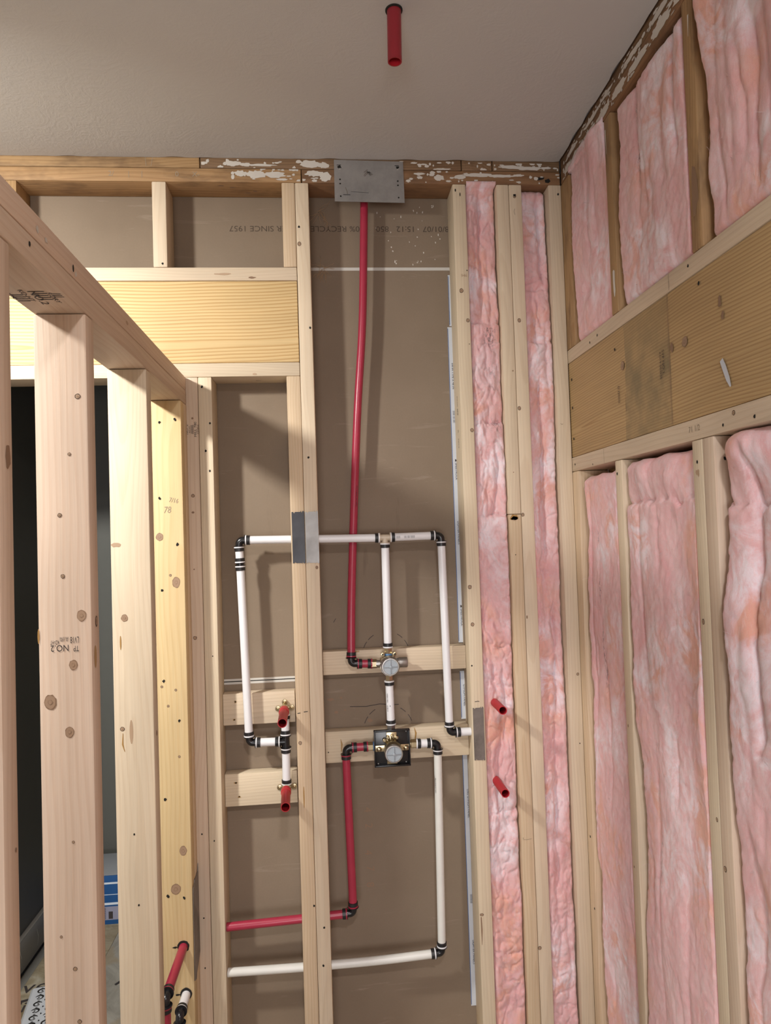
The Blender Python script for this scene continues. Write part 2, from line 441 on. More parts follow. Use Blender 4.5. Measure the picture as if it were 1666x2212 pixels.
# ------------------------------------------------------------------ setting
mb = MB((0, 0, 0))
mb.box(-2.4, 0.80, -4.0, 2.0, -0.08, -0.04, 'floor'); mb.box(-2.4, -0.385, 0.0, 1.05, -0.04, 0.0, 'floor'); struct(mb, 'floor')

mb = MB((0, -1.5, CZ))
# slab whose two edges towards the open framing are torn
i = mb.mi('ceiling')
edge = []
x = -2.4
while x < RX - 0.004:
    edge.append((x, -0.001 - max(0, noise.noise(Vector((x * 14, 0, 3)))) * 0.012)); x += 0.012
edge.append((RX - 0.004, -0.006))
edge2 = []
y = -0.012
while y > -4.0:
    edge2.append((RX - 0.004 - max(0, noise.noise(Vector((y * 11, 5, 3)))) * 0.014, y)); y -= 0.012
edge2.append((RX - 0.004, -4.0))
outline = edge + edge2 + [(-2.4, -4.0)]
bot = [mb.bm.verts.new(Vector((x, y, CZ)) - mb.o) for x, y in outline]
top = [mb.bm.verts.new(Vector((x, y, CZ + 0.0127)) - mb.o) for x, y in outline]
f = mb.bm.faces.new(bot); f.normal_update()
f2 = mb.bm.faces.new(list(reversed(top)))
for k in range(len(outline)):
    mb.bm.faces.new([bot[k], bot[(k + 1) % len(bot)], top[(k + 1) % len(bot)], top[k]])
for f in mb.bm.faces: f.material_index = i
bmesh.ops.recalc_face_normals(mb.bm, faces=mb.bm.faces)
mb.box(-2.4, 0.80, -4.0, 0.10, CZ + 0.0135, CZ + 0.03, 'ceiling')
mb.box(-2.4, 0.80, 0.10, 2.0, CZ, CZ + 0.03, 'ceiling')
ceil = struct(mb, 'ceiling')

# far wall: three sheets of drywall seen from behind, edges white
mb = MB((0, FW, 1.2))
for z0, z1 in ((-0.04, 0.996), (1.004, 2.175), (2.183, CZ + 0.012)):
    xl = -0.36 if z1 < 2.0 else -2.4
    if z1 > 2.0 and z1 < 2.3: xl = -0.36
    mb.box(xl, 0.79, FW + 0.0005, FW + 0.0130, z0, z1, 'paper')
mb.box(-2.4, -0.36, FW + 0.0005, FW + 0.0130, 1.87, 2.183, 'paper')
mb.box(-0.36, 0.79, FW + 0.0003, FW + 0.012, 2.1745, 2.1835, 'gypsum')
mb.box(-0.36, -0.04, FW + 0.0003, FW + 0.012, 0.9935, 0.9995, 'gypsum')
mb.box(-0.36, -0.04, FW + 0.0003, FW + 0.012, 1.0025, 1.0085, 'gypsum')
mb.box(-0.36, -0.04, FW + 0.004, FW + 0.012, 0.9990, 1.0030, 'hole')
mb.box(-0.04, 0.79, FW + 0.0022, FW + 0.012, 0.9955, 1.0045, 'paper')
mb.text('8/01/07   15:12   850   100% RECYCLED PAPER SINCE 1957', 0.0235, (0.0605, FW + 0.0005, 2.2985), (-1, 0, 0), (0, 0, -1), 'print', 0.0004, 1.095)
# stains, mud flecks and a saw line
rs = random.Random(3)
for k in range(34):
    mb.disc((rs.uniform(0.16, 0.36), FW + 0.0005, rs.uniform(2.19, 2.37)), (0, -1, 0), rs.uniform(.0008, .0022), 'mud', rs.uniform(.001, .004), 7, 0.0004, .3)
for (a, b, c, d) in ((-0.01, 0.937, .010, .004), (0.02, 0.94, .004, .003), (0.005, 0.90, .006, .004), (0.10, 0.872, .007, .005), (0.03, 0.905, .003, .003), (0.20, 0.88, .002, .001)):
    mb.disc((a, FW + 0.0005, b), (0, -1, 0), c, MAT['knot'], d, 12, 0.0004, .3)
mb.strip([(0.045, FW + .0005, .914), (.09, FW + .0005, .912), (.13, FW + .0005, .917), (.17, FW + .0005, .913), (.185, FW + .0005, .913)], 0.0018, (0, -1, 0), 'ink')
for cxs, czs, rr in ((0.153, 1.035 + .02, .068), (0.153, .84, .072)):
    for a0, a1 in ((0.35, 0.65), (0.78, 1.05), (2.1, 2.4), (2.5, 2.8)):
        mb.strip([(cxs + rr * math.cos(a0 + (a1 - a0) * q / 5), FW + .0005, czs + rr * math.sin(a0 + (a1 - a0) * q / 5)) for q in range(6)], 0.0016, (0, -1, 0), 'ink')
mb.strip([(0.005, FW + .0005, 1.155), (.012, FW + .0005, 1.166)], 0.0014, (0, -1, 0), 'ink')
for k, (a, b) in enumerate(((0.085, 0.62), (0.087, 0.575), (0.083, 0.50), (0.088, 0.455), (0.086, 0.41))):
    mb.text(['4', '2', '4', '7', '8'][k], 0.03, (a, FW + 0.0005, b), (0, 0, -1), (1, 0, 0), 'knot', 0.0003)
struct(mb, 'wall_back')

# printed white edge tape along the right end of the sheets
mb = MB((0.372, FW, 1.2))
for z0, z1, xl in ((1.082, 2.005, 0.3655), (2.008, 2.160, 0.372), (0.862, 1.000, 0.3655), (0.05, 0.765, 0.3640)):
    mb.box(xl, 0.3805, FW - 0.0016, FW + 0.0004, z0, z1, 'tape_white')
    mb.box(xl, xl + 0.0016, FW - 0.0019, FW - 0.0014, z0 + .004, z1 - .004, 'tape_blue')
for zz, s in ((1.585, '\u25B2 SHEETROCK'), (1.16, '\u25B2 SHEETROCK'), (1.40, 'LIGHTER PANELS'), (1.86, '5/8 IN TYPE X 48 IN'), (1.74, '|||||| ||| ||||'), (0.62, 'USG GYPSUM PANEL'), (0.35, '|||||||||||'), (0.20, 'LIGHTER PANELS'), (0.93, 'GYPSUM PANEL')):
    mb.text(s, 0.0090, (0.3765, FW - 0.0019, zz), (0, 0, -1), (1, 0, 0), 'ink')
o = mb.build('trim_1'); o['kind'] = 'structure'

mb = MB((0.8, -1.5, 1.2)); mb.box(RX + FW + .002, 0.80, -4.0, 0.10, -.05, CZ + .012, MAT['osb']); struct(mb, 'wall_right')
mb = MB((0, -4.0, 1.2)); mb.box(-2.4, 0.80, -4.05, -4.0, -.05, CZ + .012, 'paint_light'); struct(mb, 'wall_rear')
mb = MB((-2.4, -1.5, 1.2)); mb.box(-2.45, -2.4, -4.05, 0.10, -.05, CZ + .012, 'paint_light'); struct(mb, 'wall_left')
mb = MB((-1.8, 0, 1.2)); mb.box(-2.4, -1.053, 0.0, 0.10, 0, 1.845, 'paint_light'); struct(mb, 'wall_near_left')
# room beyond the opening
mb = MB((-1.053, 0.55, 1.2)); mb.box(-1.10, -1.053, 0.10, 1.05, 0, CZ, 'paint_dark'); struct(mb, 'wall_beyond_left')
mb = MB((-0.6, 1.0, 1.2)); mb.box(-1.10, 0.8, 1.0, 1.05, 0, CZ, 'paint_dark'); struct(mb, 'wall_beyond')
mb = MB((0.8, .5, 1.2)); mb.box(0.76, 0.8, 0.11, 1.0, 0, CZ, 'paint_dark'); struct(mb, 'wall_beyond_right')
mb = MB((-1.045, 0.55, 0.06)); mb.box(-1.053, -1.040, 0.10, 0.99, 0.012, 0.115, 'base_paint', .002)
mb.box(-1.0535, -1.0395, 0.10, 0.99, 0.1155, 0.1185, 'caulk')
for yy in (0.36, 0.47, 0.60):
    mb.strip([(-1.0397, yy, .09), (-1.0397, yy + .012, .06), (-1.0397, yy + .004, .03)], [.002, .004, .001], (1, 0, 0), 'caulk')
o = struct(mb, 'baseboard_left')
mb = MB((-0.7, 0.99, 0.06)); mb.box(-1.040, -0.40, 0.987, 1.0, 0.0, 0.119, 'base_paint', .002); mb.box(-1.040, -0.40, 0.986, 1.0, 0.1195, 0.123, 'caulk')
mb.strip([(-.96, .9868, .075), (-.92, .9868, .082), (-.90, .9868, .080), (-.87, .9868, .088), (-.84, .9868, .085)], [.004, .008, .005, .009, .004], (0, -1, 0), 'ink')
struct(mb, 'baseboard_back')
mb = MB((-1.03, .5, .0)); mb.box(-1.053, -1.041, 0.10, 0.98, 0.0, 0.0115, 'hole'); struct(mb, 'base_gap_shade')  # black strip painting in the shade of the gap below the baseboard

# ------------------------------------------------------------------ lumber
def board(name, x0, x1, y0, y1, z0, z1, kind, label, cat='stud', group=None, axis=None, bev=0.0028, shear=(0, 0), deco=None, ends=0):
    d = (x1 - x0, y1 - y0, z1 - z0)
    axis = d.index(max(d)) if axis is None else axis
    o = Vector(((x0 + x1) / 2, (y0 + y1) / 2, (z0 + z1) / 2))
    mb = MB(o)
    mb.box(x0, x1, y0, y1, z0, z1, wood(axis, kind), bev, 2, shear)
    if deco: deco(mb)
    ob = mb.build(name)
    return tag(ob, label, cat, group)

N = (0, -1, 0)     # towards the camera
NR = (-1, 0, 0)    # right wall faces left
NP = (1, 0, 0)     # partition's shower side

# -- far wall top plates
def mudpatches(mb, ax, rng, fixed, a0, a1, z0, z1, n, seed):
    """flakes of old joint compound left on a plate face"""
    r = random.Random(seed)
    def put(a, z, w, h):
        seg = 26; pts = []
        for k in range(seg):
            t = 2 * math.pi * k / seg
            j = 0.72 + 0.5 * abs(noise.noise(Vector((a * 31 + math.cos(t) * 2.3, z * 17 + math.sin(t) * 2.3, seed)))) + r.uniform(-.1, .1)
            pa = a + math.cos(t) * w * j; pz = min(z1, max(z0, z + math.sin(t) * h * j)); pa = min(a1, max(a0, pa))
            pts.append((pa, fixed, pz) if ax == 0 else (fixed, pa, pz))
        nn = Vector(N if ax == 0 else NR)
        try:
            f = mb.face([Vector(p) + nn * (0.0006 + r.random() * .0006) for p in (pts if ax == 0 else list(reversed(pts)))], 'mud')
        except ValueError: pass
    for (a, z, w, h) in rng: put(a, z, w, h)
    for k in range(n):
        put(r.uniform(a0, a1), r.uniform(z0, z1), r.uniform(.002, .010), r.uniform(.0015, .006))

z1u = 2.4262; z2u = 2.4640
def d_(mb): 
    mb.strip([(-.47, -.0, 2.455), (-.468, 0, 2.43)], .0012, N, 'pencil'); mb.strip([(-.45, 0, 2.455), (-.455, 0, 2.43)], .0012, N, 'pencil')
board('top_plate', -2.3, -0.325, 0, FW, z1u + .0006, z2u, 'old', 'upper tan top plate board at the ceiling, left end of the far wall', 'plate', deco=d_)
board('top_plate', -0.323, 0.405, 0, FW, z1u + .0006, z2u, 'old_dark', 'upper brown top plate board at the ceiling behind the steel plate, flecked with plaster', 'plate',
      deco=lambda m: mudpatches(m, 0, [(-.235, 2.440, .03, .008), (-.20, 2.437, .02, .006), (-.16, 2.436, .05, .004), (-.02, 2.440, .035, .012), (.015, 2.437, .02, .010), (.27, 2.447, .012, .003), (.35, 2.430, .03, .003)], 0, -0.32, 0.40, 2.428, 2.452, 40, 5))
board('top_plate', 0.407, 0.494, 0, FW, z1u + .0006, z2u, 'old_dark', 'short nearly black block in the upper top plate right of the steel plate', 'plate',
      deco=lambda m: mudpatches(m, 0, [], 0, .41, .49, 2.428, 2.45, 6, 8))
board('top_plate', 0.496, 0.692, 0, FW, z1u + .0006, z2u, 'old_dark', 'upper plaster-smeared top plate board ending in the ceiling corner', 'plate',
      deco=lambda m: mudpatches(m, 0, [(.55, 2.438, .045, .006), (.60, 2.435, .05, .006), (.65, 2.436, .02, .004)], 0, .50, .69, 2.428, 2.449, 16, 9))
def d_(mb):
    for a, s in ((-.562, '2/'), (-.48, '|'), (-.386, '0'), (-.335, 'X-'), (-.515, '|')):
        mb.text(s, .020, (a, 0, 2.408), (1, 0, 0), (0, 0, 1), 'pencil')
    mudpatches(mb, 0, [(-.690, 2.416, .018, .004), (-.439, 2.408, .008, .007), (-.215, 2.412, .018, .010), (-.17, 2.410, .035, .012), (-.12, 2.409, .035, .011), (-.235, 2.402, .006, .008), (-.10, 2.396, .018, .004)], 0, -.24, -.05, PT + .003, z1u - .001, 26, 11)
    for a, b in ((-.27, .02), (-.24, .03), (-.18, .05), (-.2, .06)):
        mb.disc((a, b, PT), (0, 0, -1), .008, 'knot', .003, 10, .0005, .3)
    mb.hole((-.18, 0, 2.4))
board('top_plate', -2.3, -0.048, 0, FW, PT, z1u, 'old', 'lower tan top plate board with pencil marks along the far wall', 'plate', deco=d_)
def d_(mb):
    mudpatches(mb, 0, [(-.01, 2.414, .03, .010), (.02, 2.405, .02, .016), (.285, 2.416, .02, .004), (.34, 2.405, .018, .010), (.45, 2.414, .055, .006), (.52, 2.412, .05, .005), (.57, 2.414, .02, .004), (.40, 2.408, .022, .008)], 0, -.044, .69, PT + .002, z1u - .001, 46, 12)
    mb.disc((.63, 0, 2.405), N, .014, 'hole', .006, 10, .0006, .4); mb.disc((.655, 0, 2.398), N, .010, 'hole', .007, 10, .0006, .4)
board('top_plate', -0.046, 0.692, 0, FW, PT, z1u, 'old_mid', 'lower orange-brown top plate board with plaster remnants behind the steel plate', 'plate', deco=d_)
# -- right wall top plates
def d_(mb):
    mudpatches(mb, 1, [(-.10, 2.437, .05, .008), (-.24, 2.436, .06, .008), (-.33, 2.440, .05, .005), (-.47, 2.436, .06, .008), (-.60, 2.436, .05, .010), (-.72, 2.438, .06, .009), (-.85, 2.438, .06, .009)], RX, -1.3, -.01, 2.428, 2.451, 150, 21)
board('top_plate', RX, RX + FW, -2.2, 0.0, z1u + .0006, z2u, 'old_dark', 'upper white-smeared top plate running along the right wall under the ceiling', 'plate', deco=d_)
def d_(mb):
    mudpatches(mb, 1, [(-.06, 2.407, .03, .013), (-.13, 2.408, .05, .012), (-.22, 2.410, .05, .012), (-.31, 2.407, .05, .013), (-.40, 2.407, .05, .014), (-.50, 2.406, .06, .013), (-.60, 2.407, .05, .015), (-.70, 2.407, .06, .015), (-.82, 2.407, .06, .015)], RX, -1.3, -.01, PT + .003, z1u - .001, 170, 22)
board('top_plate', RX, RX + FW, -2.2, 0.0, PT, z1u, 'old_mid', 'lower top plate along the right wall, coated in old white plaster, above the pink batts', 'plate', deco=d_)

# -- far wall studs
board('stud', -0.852, -0.811, 0, FW, 2.1505, PT, 'old', 'short orange-brown stud between top plate and header, farthest left', 'stud', axis=2)
board('stud', -0.455, -0.417, 0, FW, 2.1505, PT, 'pale', 'short pale stud above the left header, between its two drywall bays', 'stud', axis=2, deco=lambda m: m.hole((-.43, 0, 2.16)))
board('stud', -0.1025, -0.0665, 0, FW, 2.1505, PT, 'stud', 'short stud above the header, nailed to the left side of the tall central stud', 'stud', axis=2)
def d_(mb):
    mb.knot((-0.0578, 0, 2.215), N, .0045); mb.hole((-.0575, 0, 2.263), N, .003); mb.hole((-.035, 0, 1.98)); mb.hole((-.05, 0, 1.62))
    mb.disc((-.036, 0, 1.318), N, .004, 'knot', .005, 12); mb.hole((-.045, 0, .35)); mb.hole((-.05, 0, .25))
board('stud', -0.0657, -0.0285, 0, FW, -0.0015, PT, 'pale', 'tall pale central stud running from floor to top plate', 'stud', deco=d_)
def d_(mb):
    mb.knot((-0.095, 0, 0.8454), N, .0042, 1.1); mb.strip([(-.10, 0, .925), (-.092, 0, .926)], .002, N, 'ink'); mb.strip([(-.083, 0, .928), (-.072, 0, .929)], .002, N, 'ink')
    mb.disc((-.089, 0, .70), N, .0018, 'resin', .03, 12); mb.hole((-.07, 0, .41))
board('stud', -0.1040, -0.0662, 0, FW, -0.0015, 1.8468, 'stud', 'trimmer stud below the header, fixed to the left of the tall central stud', 'stud', deco=d_)
def d_(mb):
    mb.knot((-0.3639, 0, 1.5237), N, .0042, 1.0); mb.disc((-.3649, 0, 1.4786), N, .004, 'knot', .003, 10); mb.knot((-.3675, 0, 1.141), N, .0045, 1.0)
    mb.disc((-.3655, 0, 1.325), N, .002, 'knot', .002, 8); mb.disc((-.3605, 0, 1.7345), N, .003, 'knot', .003, 8)
    for dx, s, sz in ((-.3752, 'NO. 2', .0085), (-.3685, 'KD HT', .005), (-.3640, '||||||||||||', .006), (-.3600, '|||||||||||||', .006), (-.3530, 'MILL 780', .0088), (-.3462, 'C|O|K|||', .006)):
        mb.text(s, sz, (dx, 0, 1.704), (0, 0, 1), (-1, 0, 0), 'ink', .0006, 1.25)
    for zz in (.62, .40, .27): mb.hole((-.362, 0, zz), N, .002)
board('stud', -0.3810, -0.3445, 0, FW, -0.0015, 1.8468, 'pink', 'stamped pinkish stud in the far wall against the low partition', 'stud', deco=d_)
def d_(mb):
    mb.hole((-.333, 0, 1.82), N, .003); mb.hole((-.314, 0, 1.72)); mb.hole((-.327, 0, 1.645)); mb.hole((-.317, 0, 1.59))
    mb.hole((-.330, 0, .60), N, .002); mb.hole((-.322, 0, 1.09), N, .0015)
board('stud', -0.3437, -0.3070, 0, FW, -0.0015, 1.8468, 'pale', 'pale left stud of the niche with the shower piping', 'stud', deco=d_)
def d_(mb):
    mb.knot((.393, 0, 2.0822), N, .0052, 1.1); mb.knot((.4085, 0, 1.9976), N, .0045, 1.1); mb.knot((.4085, 0, 1.6866), N, .0045, 1.1)
    mb.knot((.3859, 0, 1.2481), N, .0048, 1.1); mb.knot((.3898, 0, 1.144), N, .0045, 1.1); mb.hole((.3835, 0, 1.03), N, .0022)
    mb.knot((.386, 0, .3509), N, .005, .7); mb.strip([(.3842, 0, .345), (.3848, 0, .31), (.3838, 0, .27)], [.003, .004, .001], N, 'knot')
    mb.disc((.386, 0, 2.37), N, .002, 'hole', .0045, 8); mb.disc((.399, 0, 2.358), N, .0015, 'hole', .006, 8)
    mb.text('946', .012, (.402, 0, 2.125), (1, 0, .05), (0, 0, 1), 'knot_light'); mb.hole((.411, 0, 2.14), N, .0015); mb.hole((.410, 0, 1.93), N, .0012)
    mb.strip([(.388, 0, .931), (.397, 0, .932), (.401, 0, .931)], .0016, N, 'ink')
    xx = .3772
    for zz, s, sz in ((1.775, 'KD-HT', .010), (1.745, 'SPF', .014), (1.69, '|||', .01), (1.655, 'NO.2', .012)):
        mb.text(s, sz, (xx + .0008 - .0002, FW * .45, zz), (0, 0, -1), (0, -1, 0), 'ink', .0006)
board('stud', 0.3778, 0.4155, 0, FW, -0.0015, PT, 'pale', 'knotty stud at the right side of the valve bay, left of the pink insulation', 'stud', deco=d_)
def d_(mb):
    mb.disc((.520, 0, 1.435), N, .009, 'knot_light', .006, 14, .0005, .2); mb.knot((.532, 0, 1.8526), N, .002, 1); mb.disc((.5225, 0, 1.565), N, .0015, 'knot', .0015, 8)
board('stud', 0.5045, 0.5400, 0, FW, 1.4475, PT, 'pale', 'upper piece of the spliced stud between the two narrow pink bays', 'stud', deco=d_)
def d_(mb):
    mb.disc((.519, 0, 1.438), N, .012, 'resin', .008, 14, .0005, .2); mb.disc((.5195, 0, 1.333), N, .0015, 'hole', .0015, 8); mb.disc((.51, 0, .55), N, .001, 'hole', .001, 8)
    mb.strip([(.509, 0, .546), (.520, 0, .545), (.534, 0, .547)], .001, N, 'pencil')
board('stud', 0.5050, 0.5400, 0, FW, -0.0015, 1.4465, 'stud', 'lower longer piece of the spliced stud between the two narrow pink bays', 'stud', deco=d_)
def d_(mb):
    mb.knot((.5565, 0, 2.354), N, .004, 1.2); mb.disc((.5562, 0, 2.357), N, .005, 'hole', .004, 9, .0014, .4); mb.knot((.5562, 0, 1.9965), N, .0042, 1.3)
    mb.knot((.5463, 0, 1.7456), N, .0042, 1.3); mb.knot((.5445, 0, 1.4446), N, .0040, 1.2); mb.disc((.545, 0, 1.158), N, .002, 'knot', .005, 10)
    mb.knot((.5445, 0, .2486), N, .0045, 1); mb.strip([(.556, 0, 2.318), (.553, 0, 2.31), (.556, 0, 2.30)], .0012, N, 'pencil')
board('stud', 0.5407, 0.5775, 0, FW, -0.0015, PT, 'pale', 'full-length knotty stud right of the spliced stud', 'stud', deco=d_)
def d_(mb):
    mb.hole((.684, 0, 2.361), N, .003); mb.knot((.684, 0, .9925), N, .0035, 1.1); mb.strip([(.664, 0, 1.70), (.668, 0, 1.697), (.671, 0, 1.699)], .0016, N, 'pencil')
    mb.hole((.682, 0, .80), N, .0016)
board('stud', 0.6560, 0.6936, 0, FW, -0.0015, PT, 'pale', 'corner stud of the far wall beside the right wall', 'stud', deco=d_)

# bottom plates
board('bottom_plate', -0.381, 0.6925, 0, FW, -0.04, -0.002, 'stud', 'bottom plate under the far wall studs', 'plate')
board('bottom_plate', RX, RX + FW, -2.2, -0.0, -0.04, -0.002, 'stud', 'bottom plate under the right wall studs', 'plate')

# -- left header
board('header_plate', -1.30, -0.0668, 0, FW, 2.1127, 2.1500, 'pale', 'pale flat board on top of the left header', 'plate', deco=lambda m: (m.disc((-.19, 0, 2.121), N, .010, 'knot', .003, 14, .0004, .3), m.disc((-.27, 0, 2.131), N, .02, 'knot_light', .003, 14, .0004, .3)))
board('header_board', -1.30, -0.0675, 0.0015, FW, 1.8857, 2.1122, 'header', 'wide honey-coloured header board with strong grain in the far wall', 'header board')
board('header_plate', -1.30, -0.0668, 0, FW, 1.8470, 1.8852, 'pale', 'pale flat board under the left header, above the piping niche', 'plate', deco=lambda m: (m.text('SPF', .010, (-.185, .05, 1.847), (1, 0, 0), (0, 1, 0), 'ink', -.0007), m.disc((-.19, 0, 1.853), N, .006, 'knot_light', .003, 10)))

# -- blocks
def blockdeco(seed, n):
    def f(mb):
        r = random.Random(seed)
        x0 = mb.o.x; 
        for k in range(n):
            mb.disc((x0 + r.uniform(-.09, .09), .051, mb.o.z + r.uniform(-.03, .03)), N, .002, 'knot_light', .002, 9, .0005, .3)
    return f
def nailtoes(pts):
    def f(mb):
        for x, z in pts:
            mb.disc((x, .051, z), N, .0045, 'resin', .003, 9, .0005, .4); mb.disc((x, .051, z), N, .002, 'hole', .002, 7, .0008, .3)
    return f
board('blocking', -0.0280, 0.3775, .051, FW - .001, 1.0135, 1.0790, 'pale', 'upper block behind the round brass valve', 'blocking', bev=.002,
      deco=lambda m: (m.disc((.057, .051, 1.063), N, .004, 'knot', .005, 10), m.disc((.205, .051, 1.048), N, .002, 'knot_light', .002, 8), m.strip([(.055, .051, 1.075), (.075, .051, 1.076)], .004, N, 'resin')))
board('blocking', -0.0280, 0.3775, .051, FW - .001, 0.7695, 0.8560, 'pale', 'lower block behind the valve with the black square plate', 'blocking', bev=.002,
      deco=lambda m: (m.strip([(.015, .051, .835), (.018, .051, .82), (.016, .051, .80)], [.001, .005, .002], N, 'resin'), m.strip([(.223, .051, .855), (.227, .051, .84), (.224, .051, .82)], [.001, .005, .002], N, 'resin'), m.hole((-.02, .051, .80), N, .0015)))
board('blocking', -0.3065, -0.1085, .051, FW - .001, 0.8890, 0.9750, 'pale', 'block behind the upper red stub-out in the niche', 'blocking', bev=.002, deco=nailtoes([(-.272, .953), (-.276, .904)]))
board('blocking', -0.3065, -0.1085, .051, FW - .001, 0.6675, 0.7560, 'pale', 'block behind the lower red stub-out in the niche', 'blocking', bev=.002, deco=nailtoes([(-.276, .732), (-.268, .694)]))

# -- low partition on the left
def d_(mb):
    for y, z, r in ((-.96, 1.825, .004), (-.93, 1.823, .005), (-.82, 1.818, .004)):
        mb.disc((PX, y, z), NP, .004, 'mud', .004, 9, .0006, .4)
    mb.disc((PX, -.83, 1.823), NP, .003, 'hole', .006, 9)
    mb.disc((PX, -.55, 1.826), NP, .008, 'knot_light', .004, 9)
board('top_plate', PL, PX, -1.50, -0.001, 1.8093, 1.8465, 'pink', 'upper board of the low partition cap, cutting diagonally across the left', 'plate', deco=d_)
def d_(mb):
    zb = 1.7712
    for k, (a, s, sz) in enumerate(((-.456, 'SPF', .014), (-.443, '||||', .02), (-.432, 'KD-HT', .010), (-.419, 'NO.2', .016), (-.408, '|||||', .02), (-.397, 'S-DRY', .010), (-.387, '|||', .016))):
        mb.text(s, sz, (a, -.86 + .01 * (k % 2), zb), (0, 1, 0), (1, 0, 0), 'ink', .0006, 1.6)
    mb.hole((PX, -.985, 1.795), NP, .003)
board('top_plate', PL, PX, -1.50, -0.001, 1.7712, 1.8087, 'pink', 'lower stamped board of the low partition cap', 'plate', deco=d_)
board('bottom_plate', PL, PX, -1.50, -0.001, -0.04, -0.002, 'pink', 'bottom plate of the low partition', 'plate')
def pstud(y0, kind, label, deco=None, sh=0.0):
    return board('stud', PL - sh, PX - sh, y0, y0 + .0375, -0.0015, 1.7705, kind, label, 'stud', deco=deco, shear=(sh, 0), bev=.0035)
pstud(-1.50, 'pink', 'partition stud nearest the camera, at the free end of the low partition')
def d_(mb):
    mb.disc((PX, -1.055, 1.51), NP, .007, 'knot', .014, 12, .0005, .2); mb.disc((PX, -1.05, 1.05), NP, .002, 'knot', .003, 8)
pstud(-1.0775, 'pink', 'pinkish partition stud cut by the left edge of the picture', d_)
yC = -.7785
def d_(mb):
    for x, z, r in ((-.4400, 1.1595, .0085), (-.4043, 1.2154, .0058), (-.4118, 1.1119, .0062), (-.3905, 1.2918, .0065)):
        mb.knot((x, yC, z), N, r, 1.25)
    for x, z, r in ((-.4179, 1.3544, .003), (-.4211, 1.4503, .003), (-.4046, 1.5461, .0025), (-.3902, 1.6377, .004), (-.4093, .9427, .002), (-.43, .80, .002), (-.41, .75, .003), (-.405, .67, .003)):
        mb.knot((x, yC, z), N, r, 1.0)
    mb.disc((-.4560, yC, 1.262), N, .0016, 'resin', .012, 10); mb.disc((PX, -.765, 1.225), NP, .006, 'resin', .018, 12)
    mb.knot((PX, -.757, 1.28), NP, .005, 1.6)
    X = (-1, 0, 0); Z = (0, 0, -1)
    for st, sz, x, z, sx in (('NO.2', .0142, -.4243, 1.2430, .86), ('TP', .0125, -.3995, 1.2415, .62), ('LV18', .0142, -.4017, 1.2550, .46),
                             ('KD-HT', .0092, -.4318, 1.2520, .48), ('SPRUCE-PINE', .0046, -.4176, 1.2580, .50), ('FIR  S-GRN', .0046, -.4176, 1.2545, .56)):
        mb.text(st, sz, (x, yC, z), X, Z, 'ink', .0006, sx)
pstud(yC, 'pink', 'stamped stud of the low partition with several round knots', d_)
yB = -.4135
def d_(mb):
    mb.knot((-.4310, yB, 1.2462), N, .0062, 1.1); mb.knot((-.4400, yB, 1.017), N, .0042, 1.0)
    mb.disc((-.4400, yB, 1.195), N, .0016, 'resin', .015, 12); mb.strip([(-.439, yB, 1.008), (-.440, yB, .985), (-.436, yB, .97)], [.001, .003, .001], N, 'resin')
    mb.disc((-.422, yB, 1.01), N, .0036, 'knot_light', .025, 14, .0003); mb.hole((-.4142, yB, .6555), N, .002); mb.hole((-.4205, yB, .80), N, .002)
    mb.disc((-.445, yB, 1.40), N, .010, 'knot_light', .005, 12, .0003, .3)
    mb.disc((PX, -.395, 1.0), NP, .004, 'knot', .006, 10)
pstud(yB, 'pale', 'pale straight-grained stud of the low partition beside the yellow one', d_)
pstud(-.0355, 'stud', 'rear stud of the doubled yellow stud pair at the far wall')
yA = -.0735
def d_(mb):
    for x, z in ((-.4313, 1.7131), (-.3911, 1.7196), (-.4345, 1.5143), (-.3925, 1.3941), (-.434, 1.2774), (-.4345, 1.0448), (-.3984, .9413), (-.4377, .744), (-.4363, .5005), (-.3961, .4929), (-.4283, .29)):
        mb.disc((x, yA, z), N, .0036, 'hole', .0040, 8, .0008, .35)
    mb.knot((-.4370, yA, 1.4149), N, .0085, 1.1); mb.knot((-.3975, yA, 1.2962), N, .0090, 1.4); mb.knot((-.3960, yA, .6114), N, .0085, 1.3); mb.knot((-.4163, yA, .5164), N, .011, 1.1)
    for x, z in ((-.412, 1.315), (-.44, 1.03), (-.405, 1.02), (-.425, .98), (-.40, .85)): mb.knot((x, yA, z), N, .003, 1)
    mb.text('78', .024, (-.4153, yA, 1.4837), (1, 0, 0), (.15, 0, 1), 'pencil', .0006, .8); mb.text('7/16', .017, (-.399, yA, 1.508), (1, 0, -.2), (.25, 0, 1), 'pencil', .0006, .8)
    for x, z in ((-.4010, .372), (-.3970, .2535)):   # bored holes with a knife nick
        mb.disc((x, yA, z), N, .0150, 'hole', .0155, 22, .0006, .05)
        mb.disc((x - .020, yA, z - .001), N, .007, 'hole', .0022, 8, .0006, .3)
pstud(yA, 'yellow', 'yellow knotty front stud of the doubled pair, with red and white pipes coming through', d_)

